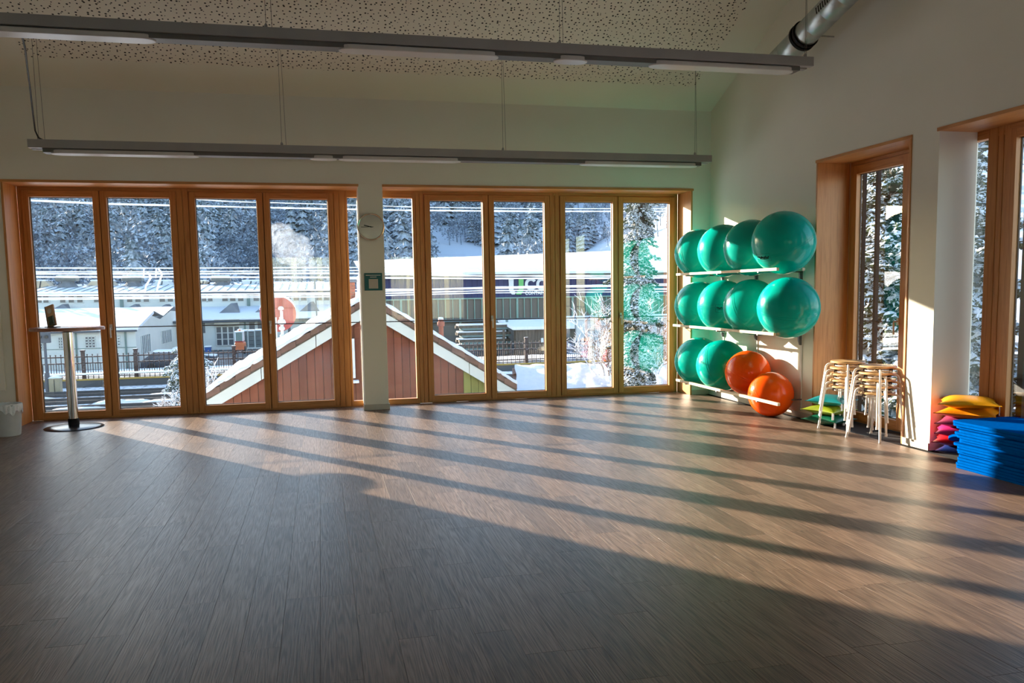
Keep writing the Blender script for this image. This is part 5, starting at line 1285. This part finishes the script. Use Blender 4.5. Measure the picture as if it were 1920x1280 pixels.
# far house on the meadow
P = at(976, 484, 230); fh = thing('farmhouse', 'distant farmhouse with a snowy roof on the meadow', 'house', P)
MB().prism([(-5, -4), (5, -4), (5, 1.5), (0, 5), (-5, 1.5)], 1, 0, 9).build('wall', M['factory2'], fh, off=Vector((0, 0, 0)))
MB().add([(-5.8, -.5, 1.1), (0, -.5, 5.5), (0, 10, 5.5), (-5.8, 10, 1.1), (5.8, -.5, 1.1), (5.8, 10, 1.1)], [(0, 1, 2, 3), (1, 4, 5, 2)]).build('roof', M['snow'], fh, off=Vector((0, 0, 0)), recalc=False)
MB().box(-3, -1.6, -.1, 0, -1.5, .2).build('window', M['darkpane'], fh, off=Vector((0, 0, 0))); MB().box(1.6, 3, -.1, 0, -1.5, .2).build('window', M['darkpane'], fh, off=Vector((0, 0, 0)))

# ---- near conifers under snow, seen through the gable windows
def spray_mesh(seed, L=1.0):
    r = random.Random(seed); m = MB()
    for side in range(-5, 6):
        n = abs(side); 
    # drooping frond: a fan of lumpy, snow-topped pads along a sagging axis
    for i in range(30):
        t = (i+.5)/30; x = L*t; z = -.36*L*t*t; w_ = L*(.30*math.sin(PI*min(1, t*.85+.12))+.03)
        c = Vector((x, r.uniform(-1, 1)*w_, z+r.uniform(-.05, .04))); c.z -= abs(c.y)*.25
        rx = L*r.uniform(.055, .085); ry = L*r.uniform(.05, .075); rz_ = L*r.uniform(.035, .055); k0 = r.random()*50
        m.grid(lambda u, v: (lambda d: c+Vector((d.x*rx, d.y*ry, d.z*rz_))*(1+.9*mnoise.noise(d*2.2+Vector((k0, 0, 0)))))(Vector((math.cos(2*PI*u)*math.sin(PI*v), math.sin(2*PI*u)*math.sin(PI*v), math.cos(PI*v)))), 8, 5, flip=True)
        for q in range(5):
            a = r.random()*6.28; p = c+Vector((rx*.7*math.cos(a), ry*.7*math.sin(a), -.01)); e = p+Vector((rx*1.3*math.cos(a), rx*1.3*math.sin(a), -rz_*1.2)); v_ = Vector((-math.sin(a), math.cos(a), 0))*.018*L
            m.add([p-v_, p+v_, e], [(0, 1, 2)])
    me = m.mesh('branch'); return me
sprays = [spray_mesh(i) for i in range(4)]
for s_ in sprays: s_.materials.append(M['pine'])
def big_tree(x, y, h, rad, label, seed, nb=110, zlow=.3, z0=G):
    r = random.Random(seed); root = thing('snowy_spruce', label, 'tree', (x, y, z0), group='snow-laden spruces beside the hall')
    MB().tube([(x, y, z0), (x+.05, y, z0+h*.5), (x, y, z0+h)], [h*.022, h*.016, .03], 10).build('trunk', M['bark'], root, smooth=True)
    for i in range(nb):
        t = (i+.5)/nb; zz_ = zlow+(h-zlow)*t; L = (rad*(1-t)**.8+.25)*r.uniform(.75, 1.15); a = i*2.39996+r.uniform(-.3, .3)
        o = bpy.data.objects.new('branch', sprays[r.randrange(4)]); col.objects.link(o); o.parent = root
        o.location = (.1*math.cos(a), .1*math.sin(a), zz_); o.rotation_euler = (r.uniform(-.25, .25), r.uniform(-.15, .25), a); o.scale = (L, L*r.uniform(.8, 1.15), L*r.uniform(.8, 1.2))
    return root
big_tree(6.2, 4.4, 10.5, 2.6, 'broad snow-laden spruce filling the narrow gable window, nearest', 1, 150)
big_tree(9.2, 6.5, 12, 3.0, 'tall snow-laden spruce standing behind the nearest one', 2, 130)
big_tree(8.0, .2, 8.2, 2.3, 'snow-laden spruce seen in the left strip of the wide window', 3, 120)
big_tree(11.5, 2.5, 8.6, 2.6, 'snow-laden spruce farther out beyond the wide window', 4, 90)
big_tree(3.6, 5.6, 3.2, 1.5, 'low snow-covered young spruce under the narrow window', 5, 60, zlow=.2)
sb_ = MB().grid(lambda u, v: (1.5+28*u, -12+30*v, G+.1+.15*mnoise.noise(Vector((u*12, v*12, 8)))), 40, 40).build('snow_ground', M['snow'], smooth='all', recalc=False)
tag(sb_, 'snow-covered garden ground under the spruces beside the gable', 'snow', kind='structure')

# ---- ivy clad trunk with snow and the snowy shrubs
YT = 9.5
iv = thing('ivy_tree', 'ivy-clad trunk plastered with snow behind the last window leaf', 'tree', (at(1195, 600, YT).x, YT, G))
tp = [at(px, py, YT) for px, py in ((1203, 300), (1206, 380), (1196, 440), (1197, 500), (1193, 560), (1196, 640), (1196, 760))]
tp.append(Vector((tp[-1].x, YT, G)))
MB().tube(tp, [.13, .15, .16, .17, .18, .19, .2, .24], 10).build('trunk', M['bark'], iv, smooth=True)
ri = random.Random(5)
for i in range(230):
    t = i/229; py = 300+400*t; c = tp[0].lerp(tp[1], 0)
    k = t*6; j = min(int(k), 5); c = tp[j].lerp(tp[j+1], k-j)
    wd = .52+.55*t**1.2
    o = bpy.data.objects.new('ivy_spray', sprays[ri.randrange(4)]); col.objects.link(o); o.parent = iv
    a = ri.random()*6.28; s_ = ri.uniform(.45, .9)*wd
    o.location = c-Vector(iv.location)+Vector((.08*math.cos(a)-.12, .08*math.sin(a)-.1, 0)); o.rotation_euler = (ri.uniform(-.5, .5), ri.uniform(-.2, .8), a); o.scale = (s_, s_, s_)
def shrub(px0, px1, pyt, pyb, Y, n, label, seed, r0=.012, lean=0, name='snowy_shrub'):
    r = random.Random(seed); A = at((px0+px1)/2, pyb, Y); W = at(px1, pyb, Y).x-at(px0, pyb, Y).x; H = at(px0, pyt, Y).z-A.z
    root = thing(name, label, 'shrub', (A.x, Y, A.z), group='snow-loaded leafless shrubs')
    def grow(m, p, d, L, rad, depth):
        pts = [p]; q = p
        for k in range(4):
            d = (d+Vector((r.uniform(-.28, .28), r.uniform(-.28, .28), r.uniform(-.14, .16)))).normalized(); q = q+d*L/4; pts.append(q)
        m.tube(pts, [rad*(1-.12*k) for k in range(5)], 5)
        if depth > 0:
            for k in range(4 if depth > 1 else 3):
                i_ = r.randrange(1, 5); dd = (d+Vector((r.uniform(-1, 1), r.uniform(-.8, .8), r.uniform(-.3, .6)))).normalized(); grow(m, pts[i_], dd, L*.6, rad*.8, depth-1)
    for i in range(n):
        m = MB(); u = (i+.5)/n; st = Vector((A.x+(u-.5)*W*.5, Y+r.uniform(-.3, .3), A.z-.2)); d = Vector(((u-.5)*1.3+lean, r.uniform(-.2, .2), 1)).normalized()
        grow(m, st, d, H*r.uniform(.45, .72), r0, 3); m.build('stem', M['twig'], root, recalc=False)
    return root
shrub(1075, 1265, 570, 690, 13.5, 24, 'dense snow-loaded shrub in front of the last two window leaves', 2, .023)
shrub(1180, 1262, 600, 690, 12.8, 7, 'snow-loaded shrub at the foot of the ivy-clad trunk', 4, .019)
shrub(372, 440, 680, 760, 15, 6, 'snow-loaded twigs rising left of the gable house', 9, .018)
shrub(296, 350, 715, 770, 21, 5, 'snow-loaded twigs beside the tracks in the second leaf', 8, .016)
# clipped evergreen by the tracks
P = at(356, 665, 34); hd = thing('clipped_evergreen', 'rounded evergreen bush topped with snow behind the window post', 'bush', (P.x, 34, G))
for i in range(60):
    o = bpy.data.objects.new('branch', sprays[i % 4]); col.objects.link(o); o.parent = hd
    a = i*2.4; zz_ = .3+3.3*i/60; o.location = (0, 0, zz_); o.rotation_euler = (0, ri.uniform(-.3, .3), a); s_ = 1.15*math.sin(PI*min(.93, .25+.65*i/60))+.15; o.scale = (s_, s_, s_*1.3)
